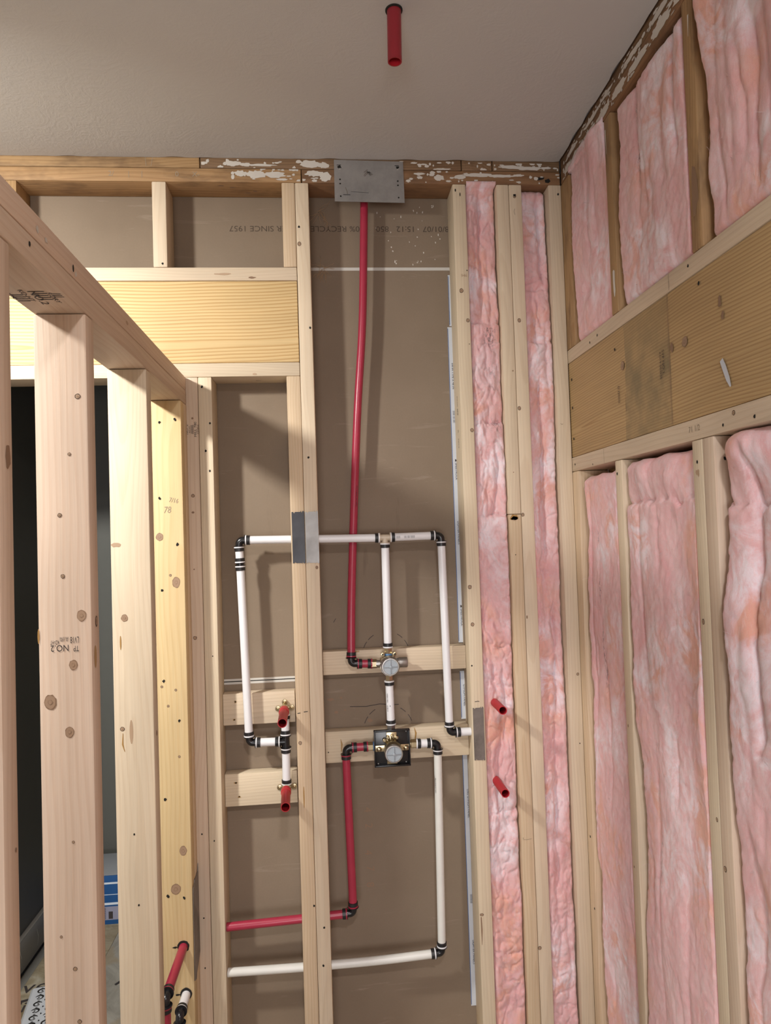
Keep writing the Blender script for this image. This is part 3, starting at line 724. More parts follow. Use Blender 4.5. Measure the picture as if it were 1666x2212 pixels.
# -- right wall header
def d_(mb):
    X = RX
    for y, z in ((-.0202, 1.8206), (-.0183, 1.7409), (-.0191, 1.6531), (-.316, 1.8383 - .012), (-.694, 1.847)):
        mb.hole((X, y, z), NR, .0032)
    mb.knot((X, -.3542, 1.7776), NR, .0085, 1.1); mb.disc((X, -.585, 1.757), NR, .005, 'knot', .010, 10, .0005, .2)
    mb.disc((X, -.7576, 1.7621 + .03), NR, .004, 'knot', .011, 10, .0006, .3); mb.disc((X, -.765, 1.765), NR, .004, 'knot', .007, 10, .0006, .3)
    mb.knot((X, -.635, 1.755), NR, .009, 1.0)
    mb.strip([(X, -.755, 1.689), (X, -.762, 1.675), (X, -.772, 1.652), (X, -.779, 1.637)], [.010, .012, .011, .004], NR, 'tape_white', .0010)
    mb.text('SYP NO.1', .012, (X, -.548, 1.738), (0, 0, -1), (0, -1, 0), 'ink', .0007); mb.text('KD19 003830', .010, (X, -.536, 1.733), (0, 0, -1), (0, -1, 0), 'ink', .0007)
    mb.text('[] []|||||||', .010, (X, -.329, 1.715), (0, 0, -1), (0, -1, 0), 'ink', .0007, 1.2)
    mb.text('---------', .012, (X, -.366, 1.69), (0, 0, -1), (0, -1, 0), 'ink', .0007, 1.2)
    mb.strip([(X, -.5745, 1.869), (X, -.5735, 1.605)], .0015, NR, 'knot')
STAIN = None
board('header_board', RX + .0015, RX + FW, -2.2, 0.045, 1.6025, 1.8702, 'header_old', 'broad amber header board with a grey stain and white smear in the right wall', 'header board', deco=d_)
def d_(mb):
    for y, z in ((-.165, 1.885), (-.215, 1.890), (-.66, 1.893)): mb.hole((RX, y, z), NR, .0028)
    mb.strip([(RX, -.585, 1.906), (RX, -.585, 1.873)], .0010, NR, 'pencil')
board('header_plate', RX, RX + FW, -2.2, 0.045, 1.8706, 1.9085, 'pale', 'pale flat board on top of the right wall header', 'plate', deco=d_)
def d_(mb):
    mb.hole((RX, -.0216, 1.581), NR, .0028); mb.knot((RX, -.783, 1.591), NR, .004, 1); mb.hole((RX, -.75, 1.575), NR, .0025); mb.hole((RX, -.15, 1.568), NR, .002); mb.hole((RX, -.84, 1.575), NR, .003)
    mb.text('71 1/2', .016, (RX, -.655, 1.583), (0, -1, 0), (0, 0, 1), 'pencil', .0006)
    mb.strip([(RX, -.225, 1.60), (RX, -.225, 1.562)], .0010, NR, 'pencil')
board('header_plate', RX, RX + FW, -2.2, 0.045, 1.5620, 1.6020, 'pale', 'pale flat board under the right wall header with a pencilled number', 'plate', deco=d_)
# -- right wall studs, below and above the header
def rstud(y0, y1, z0, z1, kind, label, deco=None, group=None):
    return board('stud', RX, RX + FW, y0, y1, z0, z1, kind, label, 'stud', deco=deco, axis=2, group=group)
rstud(-.0395, .045, -.0015, 1.5612, 'stud', 'corner stud of the right wall below the header', lambda m: (m.hole((RX, -.02, .55), NR, .003), m.hole((RX, -.03, .36), NR, .003)))
rstud(-.3250, -.2880, -.0015, 1.5612, 'pale', 'single stud below the right header, between the first two wide pink batts', lambda m: (m.hole((RX, -.30, 1.53), NR, .003), m.knot((RX + .045, -.325, 1.525), N, .004), m.disc((RX, -.30, .93), NR, .002, 'knot', .004, 9), m.disc((RX, -.30, .60), NR, .002, 'knot', .003, 9)))
rstud(-.6792, -.6425, -.0015, 1.5612, 'pale', 'left stud of the doubled pair below the right header', lambda m: (m.disc((RX, -.66, 1.50), NR, .006, 'knot_light', .007, 10, .0005, .4), m.knot((RX, -.655, 1.22), NR, .004), m.knot((RX, -.67, .86), NR, .003), m.hole((RX, -.66, 1.52), NR)))
rstud(-.7165, -.6798, -.0015, 1.5612, 'pink', 'right stud of the doubled pair below the right header', lambda m: (m.knot((RX, -.69, .78), NR, .004), m.hole((RX + .02, -.7165, 1.52), N), m.strip([(RX, -.683, .50), (RX, -.683, .47)], .003, NR, 'hole')))
rstud(-1.10, -1.063, -.0015, 1.5612, 'pale', 'lower right wall stud beyond the right edge of the view', None)
rstud(-.0600, .045, 1.9090, PT - .0005, 'old', 'old orange corner stud above the right header')
rstud(-.3450, -.3080, 1.9090, PT - .0005, 'old', 'old orange stud above the right header between the first two batts', lambda m: (m.hole((RX + .03, -.345, 2.29), N, .002), m.disc((RX, -.33, 1.985), NR, .006, 'mud', .035, 10, .0006, .3), m.strip([(RX, -.316, 2.36), (RX, -.318, 2.30)], [.005, .001], NR, 'mud')))
rstud(-.7130, -.6760, 1.9090, PT - .0005, 'old', 'old weathered stud above the right header beside the far-right batt', lambda m: (m.disc((RX, -.695, 2.03), NR, .012, 'knot', .05, 12, .0005, .3), m.strip([(RX, -.70, 2.35), (RX, -.698, 2.31)], [.005, .001], NR, 'mud')))
rstud(-1.10, -1.063, 1.9090, PT - .0005, 'old', 'old upper right wall stud beyond the right edge of the view')

# ------------------------------------------------------------------ insulation
def fbm(v, o=4):
    return noise.fractal(v, 1.0, 2.1, o, noise_basis='PERLIN_ORIGINAL')
def batt(label, org, ud, nd, W, z0, z1, seed, cell=.0040, left=(0, .02, .012), right=(0, .004, .006), topfray=.01, depth=.07,
         ink=None, bulge=.007, lump=.0020, peach=1.0, vs=0.35, base_off=0.0, tilt_top=0.0, tufts=(), creases=(), breaks=(), rnd=0, fuzz=160):
    """left/right = (inset, wobble, roundness) of that side edge; creases = (u, za, zb, depth, width); breaks = heights of torn cross lines"""
    org = Vector(org); ud = Vector(ud); nd = Vector(nd); H = z1 - z0
    nx = max(12, int(W / cell)); nz = int(H / cell)
    bm = bmesh.new(); lay = bm.verts.layers.float_color.new('tint')
    sd = seed * 13.7; rr = random.Random(seed)
    cr = list(creases)
    for k in range(rnd):
        za = rr.uniform(z0, z1 - .1); cr.append((rr.uniform(.1, .9) * W, za, za + rr.uniform(.12, .45), rr.uniform(.003, .008), rr.uniform(.005, .012)))
    segoff = [rr.uniform(-.004, .004) for _ in range(len(breaks) + 1)]
    rows = []
    for j in range(nz + 1):
        t = j / nz; zz = z0 + H * t; row = []
        li = left[0] + left[1] * (0.5 + 0.9 * noise.noise(Vector((sd, zz * 3.2, 1.1))) + .35 * noise.noise(Vector((sd, zz * 14, 4.1)))) + .0025 * noise.noise(Vector((sd, zz * 60, 2)))
        ri = right[0] + right[1] * (0.5 + 0.9 * noise.noise(Vector((sd + 9, zz * 3.0, 7.1))) + .35 * noise.noise(Vector((sd, zz * 15, 8.1)))) + .001 * noise.noise(Vector((sd, zz * 60, 5)))
        li = max(0.0008, li); ri = max(0.0008, ri)
        for i in range(nx + 1):
            s = i / nx
            u = li + (W - li - ri) * s
            wx = .030 * noise.noise(Vector((u * 6 + sd, zz * 3.5, 2.2))) + .006 * noise.noise(Vector((u * 30 + sd, zz * 22, 3.2)))
            wz = .035 * noise.noise(Vector((u * 7 + sd, zz * 4, 9.2))) + .007 * noise.noise(Vector((u * 34 + sd, zz * 26, 5.2)))
            h = bulge * 2.0 * fbm(Vector((u + wx, (zz + wz) * vs, sd)) * 7.0, 2)
            h += lump * fbm(Vector((u + wx * 1.5, (zz + wz * 1.2) * .7, sd)) * (24 if lump > .004 else 15), 3)
            tn = fbm(Vector((u + wx * 2.2, (zz + wz * 2.0) * .55, sd + 31)) * 30, 2)
            h -= (lump * .8 if lump > .004 else lump * .25) * math.exp(-abs(tn) / .10)
            h += .0016 * fbm(Vector((u + wx, zz * .8, sd)) * 85, 3)
            for k, (cu, ca, cb, cd, cw) in enumerate(cr):
                if ca - .03 < zz < cb + .03:
                    fade = min(1, max(0, (zz - ca) / .05)) * min(1, max(0, (cb - zz) / .05))
                    uc = cu + .016 * noise.noise(Vector((zz * 6, sd + k, 1))) + .005 * noise.noise(Vector((zz * 28, sd + k, 2)))
                    h -= cd * fade * math.exp(-abs(u - uc) / cw)
            for k, bz in enumerate(breaks):
                zb = bz + .024 * noise.noise(Vector((u * 22, sd + k, 4))) + .004 * noise.noise(Vector((u * 110, sd + k, 4)))
                d = zz - zb
                am = max(.15, min(1, .6 + 1.6 * noise.noise(Vector((u * 26, sd + 3 * k, 8)))))
                h -= am * (.011 * math.exp(-abs(d) / .005) + (.007 * math.exp(-d / .03) if d > 0 else -.004 * math.exp(d / .02)))
            if breaks: h += segoff[sum(1 for bz in breaks if zz > bz)]
            dl = (u - li); dr = (W - ri - u)
            for dd, rr_ in ((dl, left[2]), (dr, right[2])):
                if dd < rr_:
                    e = 1 - dd / rr_; h -= rr_ * 1.1 * (1 - math.sqrt(max(0, 1 - e * e)))
            dt = (z1 - zz); db = zz - z0
            tf = topfray * (.6 + .8 * noise.noise(Vector((u * 14 + sd, 3, sd))))
            zq = zz - max(0, tf) * (1 - dt / .05) if dt < .05 else zz
            if dt < .02 and not tilt_top: h -= .015 * (1 - dt / .02) ** 2
            if db < .015: h -= .010 * (1 - db / .015) ** 2
            h += base_off + tilt_top * max(0, 1 - dt / .14) ** 2
            for (tu, tz, tr, th) in tufts:
                d2 = ((u - tu) ** 2 + (zz - tz) ** 2) / tr ** 2
                if d2 < 4: h += th * math.exp(-d2 * 1.4)
            if z1 > PT + .005 and zq > PT - .002: h = max(h, .0075)
            P = org + ud * u + nd * h; P.z = zq
            v = bm.verts.new(P - org)
            pe = max(0, min(1, (noise.noise(Vector((u * 9 + sd, zz * 6.5, sd + 50))) + .10) * 2.6)) * peach
            pa = max(0, min(1, (noise.noise(Vector((u * 8 + sd, zz * 5.5, sd + 90))) + .10) * 2.8))
            ik = 0.0
            if ink:
                for (iu, iw, ia, ib) in ink:
                    if ia < zz < ib: ik = max(ik, math.exp(-(((u - iu - .006 * math.sin(zz * 9)) / iw) ** 2)) * max(0, min(1, .3 + 2.6 * noise.noise(Vector((2, zz * 13, sd))))))
            v[lay] = (pe, pa, ik, 1)
            row.append(v)
        rows.append(row)
    def back(v):
        a = v.co.dot(nd); tgt = .0045 if (z1 > PT + .005 and v.co.z > PT - .004) else -depth
        b = bm.verts.new(v.co - nd * (a - tgt)); b[lay] = (0, 0, 0, 1); return b
    loop = rows[0] + [r[-1] for r in rows[1:]] + list(reversed(rows[-1][:-1])) + [r[0] for r in reversed(rows[1:-1])]
    bl = [back(v) for v in loop]
    flip = ud.cross(Vector((0, 0, 1))).dot(nd) < 0
    def quad(a, b, c, d):
        f = bm.faces.new([a, b, c, d] if not flip else [d, c, b, a]); f.smooth = True
    for j in range(nz):
        for i in range(nx): quad(rows[j][i], rows[j][i + 1], rows[j + 1][i + 1], rows[j + 1][i])
    for k in range(len(loop)):
        a, b = loop[k], loop[(k + 1) % len(loop)]; quad(b, a, bl[k], bl[(k + 1) % len(loop)])
    # loose fibres standing off the surface and the torn edges
    for k in range(fuzz):
        j = rr.randrange(2, nz - 2)
        i = rr.randrange(3, nx - 3)
        p = rows[j][min(nx, i)].co.copy(); org_u = 1; L = rr.uniform(.006, .022)
        d = (ud * rr.uniform(-1, 1) + Vector((0, 0, rr.uniform(-1, 1))) + nd * rr.uniform(.0, .5)).normalized()
        ax = d.cross(nd).normalized() * .00022; prev = None
        for q in range(5):
            uu = p.dot(ud); p = p + ud * (min(W - .0012, max(.0012, uu)) - uu); p.z = min(max(p.z, z0 + .001), z1 - .001)
            a = bm.verts.new(p - ax); b = bm.verts.new(p + ax); a[lay] = b[lay] = (.2, 1, 0, 1)
            if prev: bm.faces.new([prev[0], prev[1], b, a])
            prev = (a, b)
            d = (d + ud * rr.uniform(-.5, .5) + Vector((0, 0, rr.uniform(-.5, .4))) - nd * rr.uniform(-.02, .22)).normalized(); p = p + d * L / 4
    me = bpy.data.meshes.new('insulation_batt'); bm.to_mesh(me); bm.free(); me.materials.append(MAT['batt'])
    o = bpy.data.objects.new('insulation_batt', me); COL.objects.link(o); o.location = org
    return tag(o, label, 'insulation')
U = (0, -1, 0)
# narrow bays of the far wall
batt('narrow pink batt between the knotty stud and spliced stud, pierced by two red stubs', (.4165, 0.004, 0), (1, 0, 0), (0, -1, 0), .0870, .0, 2.395, 3, .0028,
     (0, .002, .012), (0, .002, .010), 0, .075, bulge=.006, lump=.0065, vs=.4, base_off=-.004, ink=[(.060, .016, 1.80, 1.98), (.062, .016, 1.66, 1.76)], tilt_top=.005,
     creases=[(.040, 1.98, 2.39, .020, .007), (.060, 1.98, 2.20, .014, .006), (.022, 2.02, 2.3, .010, .005), (.042, 1.82, 1.96, .008, .006), (.055, 1.42, 1.66, .016, .006), (.035, 1.45, 1.56, .010, .006),
              (.030, .92, 1.06, .014, .006), (.055, .78, 1.04, .016, .006), (.045, .66, .93, .014, .006), (.030, .62, .80, .010, .005), (.028, .30, .58, .008, .006), (.045, 1.20, 1.36, .005, .010)],
     breaks=(1.995, 1.705, 1.445, 1.075, .625, .23), fuzz=330)
batt('narrow pink batt squeezed between the far wall corner stud and its neighbour', (.5785, 0.004, 0), (1, 0, 0), (0, -1, 0), .0765, .0, 2.386, 6, .0028,
     (0, .002, .008), (0, .003, .012), 0, .075, bulge=.007, lump=.0055, vs=.3, base_off=-.012, peach=.8,
     creases=[(.054, 2.09, 2.39, .022, .006), (.040, 1.95, 2.08, .012, .005), (.030, 1.90, 2.05, .010, .006), (.052, 1.78, 2.0, .010, .006), (.037, 1.30, 1.86, .020, .006), (.030, 1.10, 1.50, .014, .006), (.050, 1.05, 1.28, .010, .006),
              (.046, .86, 1.20, .018, .006), (.040, .55, .90, .012, .006), (.032, .40, .66, .012, .006), (.022, .15, .5, .008, .006), (.055, .05, .35, .008, .006)],
     breaks=(2.085, 1.935, .985, .36), fuzz=300)
# below the right wall header
batt('tall pink batt below the right header, nearest the corner', (RX + .004, -.041, 0), U, NR, .2460, .0, 1.550, 11, .0040, (.004, .042, .018), (0, .002, .005), .012, .072,
     ink=[(.120, .006, .60, 1.45)], bulge=.004, base_off=.0, creases=[(.055, .9, 1.52, .010, .006)], rnd=6, breaks=(), fuzz=260)
batt('wide pink batt below the right header between single and doubled stud', (RX + .004, -.326, 0), U, NR, .3155, .0, 1.556, 14, .0042, (.0, .024, .016), (0, .002, .005), .008, .072,
     ink=[(.110, .009, .62, .93)], bulge=.006, base_off=.002, creases=[(.075, 1.05, 1.5, .009, .007), (.095, .3, .9, .006, .008)], rnd=9, tufts=[(.12, 1.52, .05, .016), (.22, 1.50, .06, .012)], breaks=(1.455,), fuzz=300)
batt('pink batt below the right header at the picture edge, right of the doubled stud', (RX + .004, -.7175, 0), U, NR, .3440, .0, 1.558, 19, .0046, (.0, .024, .022), (0, .003, .01), .0, .072,
     bulge=.008, base_off=.002, creases=[(.095, 1.0, 1.55, .018, .010), (.06, .2, .9, .008, .010)], rnd=9, tufts=[(.09, 1.53, .06, .03), (.03, 1.25, .08, .01)], breaks=(1.43,), fuzz=300)
# above the right wall header
batt('short pink batt above the right header, nearest the ceiling corner', (RX + .004, -.061, 0), U, NR, .2460, 1.9095, 2.420, 23, .0040, (.002, .018, .018), (0, .002, .005), .022, .070,
     bulge=.005, base_off=.004, peach=.4, rnd=6, tufts=[(.10, 2.03, .03, -.012), (.2, 2.42, .08, .010)], fuzz=220)
batt('pink batt above the right header in the middle bay, with a dark print streak', (RX + .004, -.346, 0), U, NR, .3285, 1.9095, 2.3865, 29, .0042, (.002, .024, .018), (0, .006, .010), .010, .070,
     bulge=.006, base_off=.003, ink=[(.12, .008, 2.03, 2.33)], peach=.7, rnd=6, creases=[(.285, 2.1, 2.42, .012, .008)], fuzz=240)
batt('large pink batt above the right header at the upper right picture corner', (RX + .004, -.7135, 0), U, NR, .3470, 1.9095, 2.3865, 31, .0046, (.0, .022, .022), (0, .01, .02), .010, .070,
     bulge=.010, base_off=.008, peach=1.1, rnd=6, creases=[(.16, 1.92, 2.3, .010, .010)], fuzz=240)

# ------------------------------------------------------------------ pipes
PR = .0111
def ringset(t, p, d, color):
    """flange, end ring and clamp band where a pipe meets a fitting; d points along the pipe away from the fitting"""
    p = Vector(p); d = Vector(d).normalized()
    rm = 'white_pex' if color == 'white' else 'red_pex'
    m1 = MB(p); m1.lathe(p, d, [(0, PR + .0010), (.0002, PR + .0028), (.0034, PR + .0028), (.0038, PR + .0012)], rm); m1.build('end_ring', t)
    m2 = MB(p + d * .0036); m2.lathe(p + d * .0036, d, [(0, PR + .0010), (.0003, PR + .0022), (.0088, PR + .0022), (.0092, PR + .0008)], 'band'); m2.build('clamp_band', t)
def pipe(pts, color, label, ends=(True, True), group=None, mat=None, marks=None, bend=None):
    pts = [Vector(p) for p in pts]
    t = thing('pex_pipe', pts[0], label, 'pipe', group)
    mt = mat or ('white_pex' if color == 'white' else 'red_pex')
    P = pts
    if len(pts) > 2:   # smooth the run
        P = []
        n = len(pts)
        for i in range(n - 1):
            p0 = pts[max(0, i - 1)]; p1 = pts[i]; p2 = pts[i + 1]; p3 = pts[min(n - 1, i + 2)]
            for k in range(8):
                u = k / 8
                P.append(0.5 * ((2 * p1) + (-p0 + p2) * u + (2 * p0 - 5 * p1 + 4 * p2 - p3) * u * u + (-p0 + 3 * p1 - 3 * p2 + p3) * u ** 3))
        P.append(pts[-1])
    mb = MB(pts[0]); mb.tube(P, PR, mt, 24)
    if marks:
        for (q, s, sz, ang) in marks:      # q along the run, printed lengthwise
            A = pts[0].lerp(pts[-1], q); d = (pts[-1] - pts[0]).normalized()
            if len(pts) > 2:
                A = P[int(q * (len(P) - 1))]
            n = Vector((math.sin(ang), -math.cos(ang), 0)) if abs(d.z) > .5 else Vector((0, -math.cos(ang), math.sin(ang)))
            yd = n.cross(d)
            mb.text(s, sz, A + n * (PR + .0001), d, yd, 'ink', .0004, .9)
    mb.build('tube', t)
    if ends[0]: ringset(t, pts[0], P[1] - P[0], color)
    if ends[1]: ringset(t, pts[-1], P[-2] - P[-1], color)
    return t
def elbow(c, d1, d2, label, r=.0098, arm=.017):
    """90 degree black elbow; d1,d2 directions of its two mouths"""
    c = Vector(c); d1 = Vector(d1).normalized(); d2 = Vector(d2).normalized()
    t = thing('elbow_fitting', c, label, 'pipe fitting')
    mb = MB(c)
    R = .010; pts = [c + d1 * arm]
    for k in range(9):
        a = math.pi / 2 * k / 8
        # arc from d1 side to d2 side
        ctr = c + (d1 + d2) * R
        pts.append(ctr - d2 * R * math.cos(a) - d1 * R * math.sin(a))
    pts.append(c + d2 * arm)
    mb.tube(pts, r, 'black', 20); mb.build('body', t)
    for d in (d1, d2):
        m1 = MB(c + d * (arm - .002)); m1.lathe(c + d * (arm - .002), d, [(0, r), (.0003, .0150), (.0022, .0150), (.0025, r)], 'black'); m1.build('flange', t)
    return t
AR = .0172
L_, R_, U_, D_ = (-1, 0, 0), (1, 0, 0), (0, 0, 1), (0, 0, -1)
Y = .020
# white loop over the top
E1 = (-.2470, Y, 1.3990); T1 = (.1550, Y, 1.3930); E3 = (.3133, Y, 1.3945)
elbow(E1, R_, D_, 'black elbow at the upper left corner of the white pipe loop')
pipe([(E1[0] + AR, Y, 1.3990), (.1550 - .0150, Y, 1.3930)], 'white', 'horizontal white pipe crossing behind the guard plates to the pale tee', marks=[(.62, '- - -', .004, 0)])
elbow(E3, L_, D_, 'black elbow at the upper right corner of the white pipe loop')
pipe([(.1550 + .0150, Y, 1.3935), (E3[0] - AR, Y, 1.3945)], 'white', 'short horizontal white pipe with a bar code, right of the pale tee', marks=[(.42, '|||| |||| |||||||', .0075, 0), (.17, '||||||', .008, 0)])
t = thing('tee_fitting', T1, 'pale plastic tee in the middle of the upper white pipe run', 'pipe fitting')
mb = MB(T1); mb.tube([(T1[0] - .0155, Y, 1.3932), (T1[0] + .0155, Y, 1.3932)], .0088, 'clip_tan', 20); mb.tube([(T1[0], Y, 1.3932), (T1[0], Y, 1.3780)], .0088, 'clip_tan', 20)
mb.build('body', t)
for p, d in (((T1[0] - .013, Y, 1.3932), L_), ((T1[0] + .013, Y, 1.3932), R_), ((T1[0], Y, 1.3800), D_)):
    m1 = MB(p); m1.lathe(p, d, [(0, .0085), (.0003, .0138), (.0022, .0138), (.0025, .0085)], 'clip_tan'); m1.build('flange', t)
pipe([(T1[0], Y, 1.3775), (.1535, Y, 1.0880)], 'white', 'vertical white pipe from the pale tee down to the round brass valve')
pipe([(.3133, Y, 1.3945 - AR), (.3185, Y, .8450 + AR)], 'white', 'long vertical white pipe on the right, ending at the guard-plated stud')
elbow((.3188, Y, .8450), U_, R_, 'black elbow at the foot of the long right white pipe')
pipe([(.3188 + AR, Y, .8446), (.4145, Y, .8446)], 'white', 'short white pipe stub entering the right stud behind its guard plate', (True, False))
# left descent with coupling
pipe([(E1[0], Y, 1.3990 - AR), (-.2455, Y, 1.3375)], 'white', 'short white pipe between upper left elbow and coupling')
t = thing('coupling_fitting', (-.2452, Y, 1.3330), 'black straight coupling near the top of the left white pipe', 'pipe fitting')
mb = MB((-.2452, Y, 1.3330)); mb.lathe((-.2455, Y, 1.3375), (.02, 0, -1), [(0, .0118), (.0003, .0142), (.0020, .0142), (.0022, .0105), (.0055, .0105), (.0057, .0142), (.0075, .0142), (.0078, .0118)], 'black'); mb.build('body', t)
pipe([(-.2452, Y, 1.3290), (-.2335, Y, .8480 + AR)], 'white', 'long vertical white pipe on the left side of the niche')
elbow((-.2330, Y, .8480), U_, R_, 'black elbow at the foot of the left white pipe')
pipe([(-.2330 + AR, Y, .8475), (-.1345 - .0160, Y, .8465)], 'white', 'short horizontal white pipe from elbow to black tee')
TX = -.1350
t = thing('tee_fitting', (TX, Y, .8460), 'black tee between the two red stub-outs', 'pipe fitting')
mb = MB((TX, Y, .8460)); mb.tube([(TX, Y, .8630), (TX, Y, .8290)], .0105, 'black', 20); mb.tube([(TX, Y, .8460), (TX - .015, Y, .8460)], .0105, 'black', 20); mb.build('body', t)
for p, d in (((TX, Y, .8605), U_), ((TX, Y, .8315), D_), ((TX - .0135, Y, .8463), L_)):
    m1 = MB(p); m1.lathe(p, d, [(0, .0100), (.0003, .0150), (.0022, .0150), (.0025, .0100)], 'black'); m1.build('flange', t)
pipe([(TX, Y, .8630), (TX, Y + .004, .9190)], 'white', 'short white pipe rising from the black tee behind the upper red stub-out', (True, True))
pipe([(TX, Y, .8290), (TX - .001, Y + .003, .7300)], 'white', 'short white pipe hanging from the black tee to the lower red stub-out', (True, True))
# drop-ear elbows with red stub-outs
def drop_ear(c, label, ears):
    c = Vector(c); t = thing('drop_ear_elbow', c, label, 'pipe fitting')
    mb = MB(c); mb.tube([c + Vector((0, .004, -.014)), c + Vector((0, .004, .002)), c + Vector((0, -.004, .006)), c + Vector((0, -.026, .006))], .0115, 'brass', 20); mb.build('body', t)
    for (dx, dz) in ears:
        p = c + Vector((dx, .016, dz)); m1 = MB(p)
        m1.lathe(p, (0, -1, 0), [(0, .0075), (.004, .0075), (.0045, .0060)], 'brass', 16)
        q = c + Vector((dx * .35, .018, dz * .35)); m1.tube([q, p + Vector((0, .002, 0))], .0055, 'brass', 10)
        e = m1.build('ear', t)
        m2 = MB(p - Vector((0, .0045, 0))); m2.lathe(p - Vector((0, .0042, 0)), (0, -1, 0), [(0, .0042), (.0012, .0040), (.002, .002)], 'screw', 12); m2.build('screw', e)
    return t
def stub(base, end, r, label, cat='pipe', collar=None, mat='red_tube'):
    t = thing('stub_pipe', base, label, cat)
    mb = MB(base); mb.tube([base, end], r, mat, 28, True, r * .84, 'red_inner'); mb.build('tube', t)
    b = Vector(base); d = (Vector(end) - b).normalized()
    if collar:
        mc = MB(b + d * .006); mc.lathe(b + d * .004, d, [(0, r), (.0004, r + .0016), (collar, r + .0016), (collar + .0004, r)], 'red_tube', 28); mc.build('collar', t)
    return t
drop_ear((TX - .0015, .030, .9285), 'brass drop-ear elbow behind the upper red stub-out', ((-.019, .002), (.019, .003), (0, .019)))
drop_ear((TX - .0015, .030, .7145), 'brass drop-ear elbow behind the lower red stub-out', ((-.020, .0), (.020, .001)))
stub((TX - .0005, .002, .9350), (-.1307, -.145, .9398), .0118, 'upper red stub-out pipe in the niche, open end facing the room', collar=.030)
stub((TX - .0015, .002, .7210), (-.1297, -.130, .7262), .0118, 'lower red stub-out pipe in the niche, open end facing the room', collar=.020)
stub((.4470, .020, .9225), (.4418, -.100, .9292), .0112, 'upper red stub pipe poking out of the narrow pink insulation')
stub((.4440, .020, .7060), (.4402, -.100, .7133), .0112, 'lower red stub pipe poking out of the narrow pink insulation')
# ceiling stub
t = stub((.1618, -.556, 2.4600), (.1598, -.556, 2.3480), .0143, 'red pipe stub hanging down through the white ceiling', mat='red_dark')
mb = MB((.1615, -.556, CZ)); mb.lathe((.1615, -.556, CZ - .0030), (0, 0, 1), [(0, .0147), (.0004, .0172), (.0026, .0176)], 'hole', 24); mb.build('bored_hole', t)

# red riser to the ceiling
RY = .047
pipe([(.1300, .046, 2.386), (.1250, RY, 2.26), (.1127, RY, 2.003), (.0898, RY, 1.738), (.0670, .0475, 1.391), (.0560, .036, 1.20), (.0512, .026, 1.0660)], 'red', 'long red riser pipe from the brass valve up behind the steel plate', (False, True), marks=[(.62, 'PEX TUBING 3/4 100PSI', .0065, .5)])
elbow((.0505, .024, 1.0475), U_, R_, 'black elbow at the foot of the long red riser')
pipe([(.0505 + AR, .024, 1.0465), (.1085, .024, 1.0450)], 'red', 'short red pipe into the left side of the round brass valve', (True, True))
# valve 1
vc = Vector((.1545, .012, 1.0415))
t = thing('diverter_valve', vc, 'round brass diverter valve with grey cap, on the upper block', 'valve')
mb = MB(vc); mb.lathe(vc + Vector((0, .038, 0)), N, [(0, .018), (.002, .023), (.028, .023), (.034, .0265), (.046, .0265)], 'brass', 28); mb.build('body', t)
mb = MB(vc); mb.lathe(vc + Vector((0, -.008, .001)), N, [(0, .0235), (.001, .0268), (.022, .0268), (.024, .0258)], 'nickel', 12); mb.build('bonnet_nut', t)
def cap(t, c, r, y0):
    mb = MB(c); mb.lathe(Vector((c[0], y0, c[2])), N, [(0, r + .0038), (.008, r + .0038), (.010, r + .0022), (.0101, r), (.006, r - .0006)], 'nickel', 32)
    rim = mb.build('cap_rim', t)
    mb = MB(c); mb.lathe(Vector((c[0], y0 - .0065, c[2])), N, [(0, r), (.0010, r)], 'cap_grey', 32)
    y1 = y0 - .0075
    for a in range(2):
        if a == 0: mb.box(c[0] - r * .92, c[0] + r * .92, y1 - .0028, y1, c[2] - .0009, c[2] + .0009, 'cap_grey', .0004)
        else: mb.box(c[0] - .0009, c[0] + .0009, y1 - .0028, y1, c[2] - r * .92, c[2] + r * .92, 'cap_grey', .0004)
    mb.lathe(Vector((c[0], y1, c[2])), N, [(0, .0038), (.0036, .0034), (.004, .002)], 'cap_grey', 14)
    mb.build('protective_cap', t)
cap(t, (.1540, 0, 1.0455), .0205, -.030)
for dx, dz in ((-.0175, .030), (.0165, .0305)):
    p = vc + Vector((dx, -.002, dz)); mb = MB(p); mb.lathe(p + Vector((0, .006, 0)), N, [(0, .0055), (.010, .0055), (.0105, .004)], 'brass', 14)
    mb.disc(p + Vector((0, -.0046, 0)), N, .0024, 'hole', None, 10); mb.tube([p, vc + Vector((dx * .5, 0, dz * .45))], .0045, 'brass', 8); mb.build('screw_boss', t)
def nut(t, p, d, l, r=.0125, mat='brass'):
    mb = MB(p); mb.lathe(p, d, [(0, r * .86), (.0012, r), (l - .0012, r), (l, r * .86)], mat, hexa=True); return mb.build('union_nut', t)
nut(t, Vector((.1055, .022, 1.0448)), R_, .0165); mb = MB((.125, .02, 1.0445)); mb.tube([(.120, .020, 1.0447), (.135, .018, 1.0445)], .0105, 'nickel', 16); mb.build('neck', t)
nut(t, Vector((.1535, Y, 1.0885)), D_, .0170, .0118); mb = MB((.1535, Y, 1.07)); mb.lathe((.1535, .019, 1.0722), D_, [(0, .0095), (.003, .0108), (.010, .0108)], 'blue_tape', 16); mb.build('sealant', t)
nut(t, Vector((.1540, .019, 1.0145)), D_, .0170, .0105)
mb = MB((.19, .018, 1.0455)); mb.lathe((.1780, .018, 1.0460), R_, [(0, .0125), (.004, .0128), (.0045, .0142), (.026, .0145), (.0275, .0138), (.0285, .012)], 'nickel', 22); mb.build('side_plug', t)
mb = MB((.176, .018, 1.0455)); mb.lathe((.1745, .018, 1.0460), R_, [(0, .0115), (.004, .0115)], 'blue_tape', 18); mb.build('sealant', t)
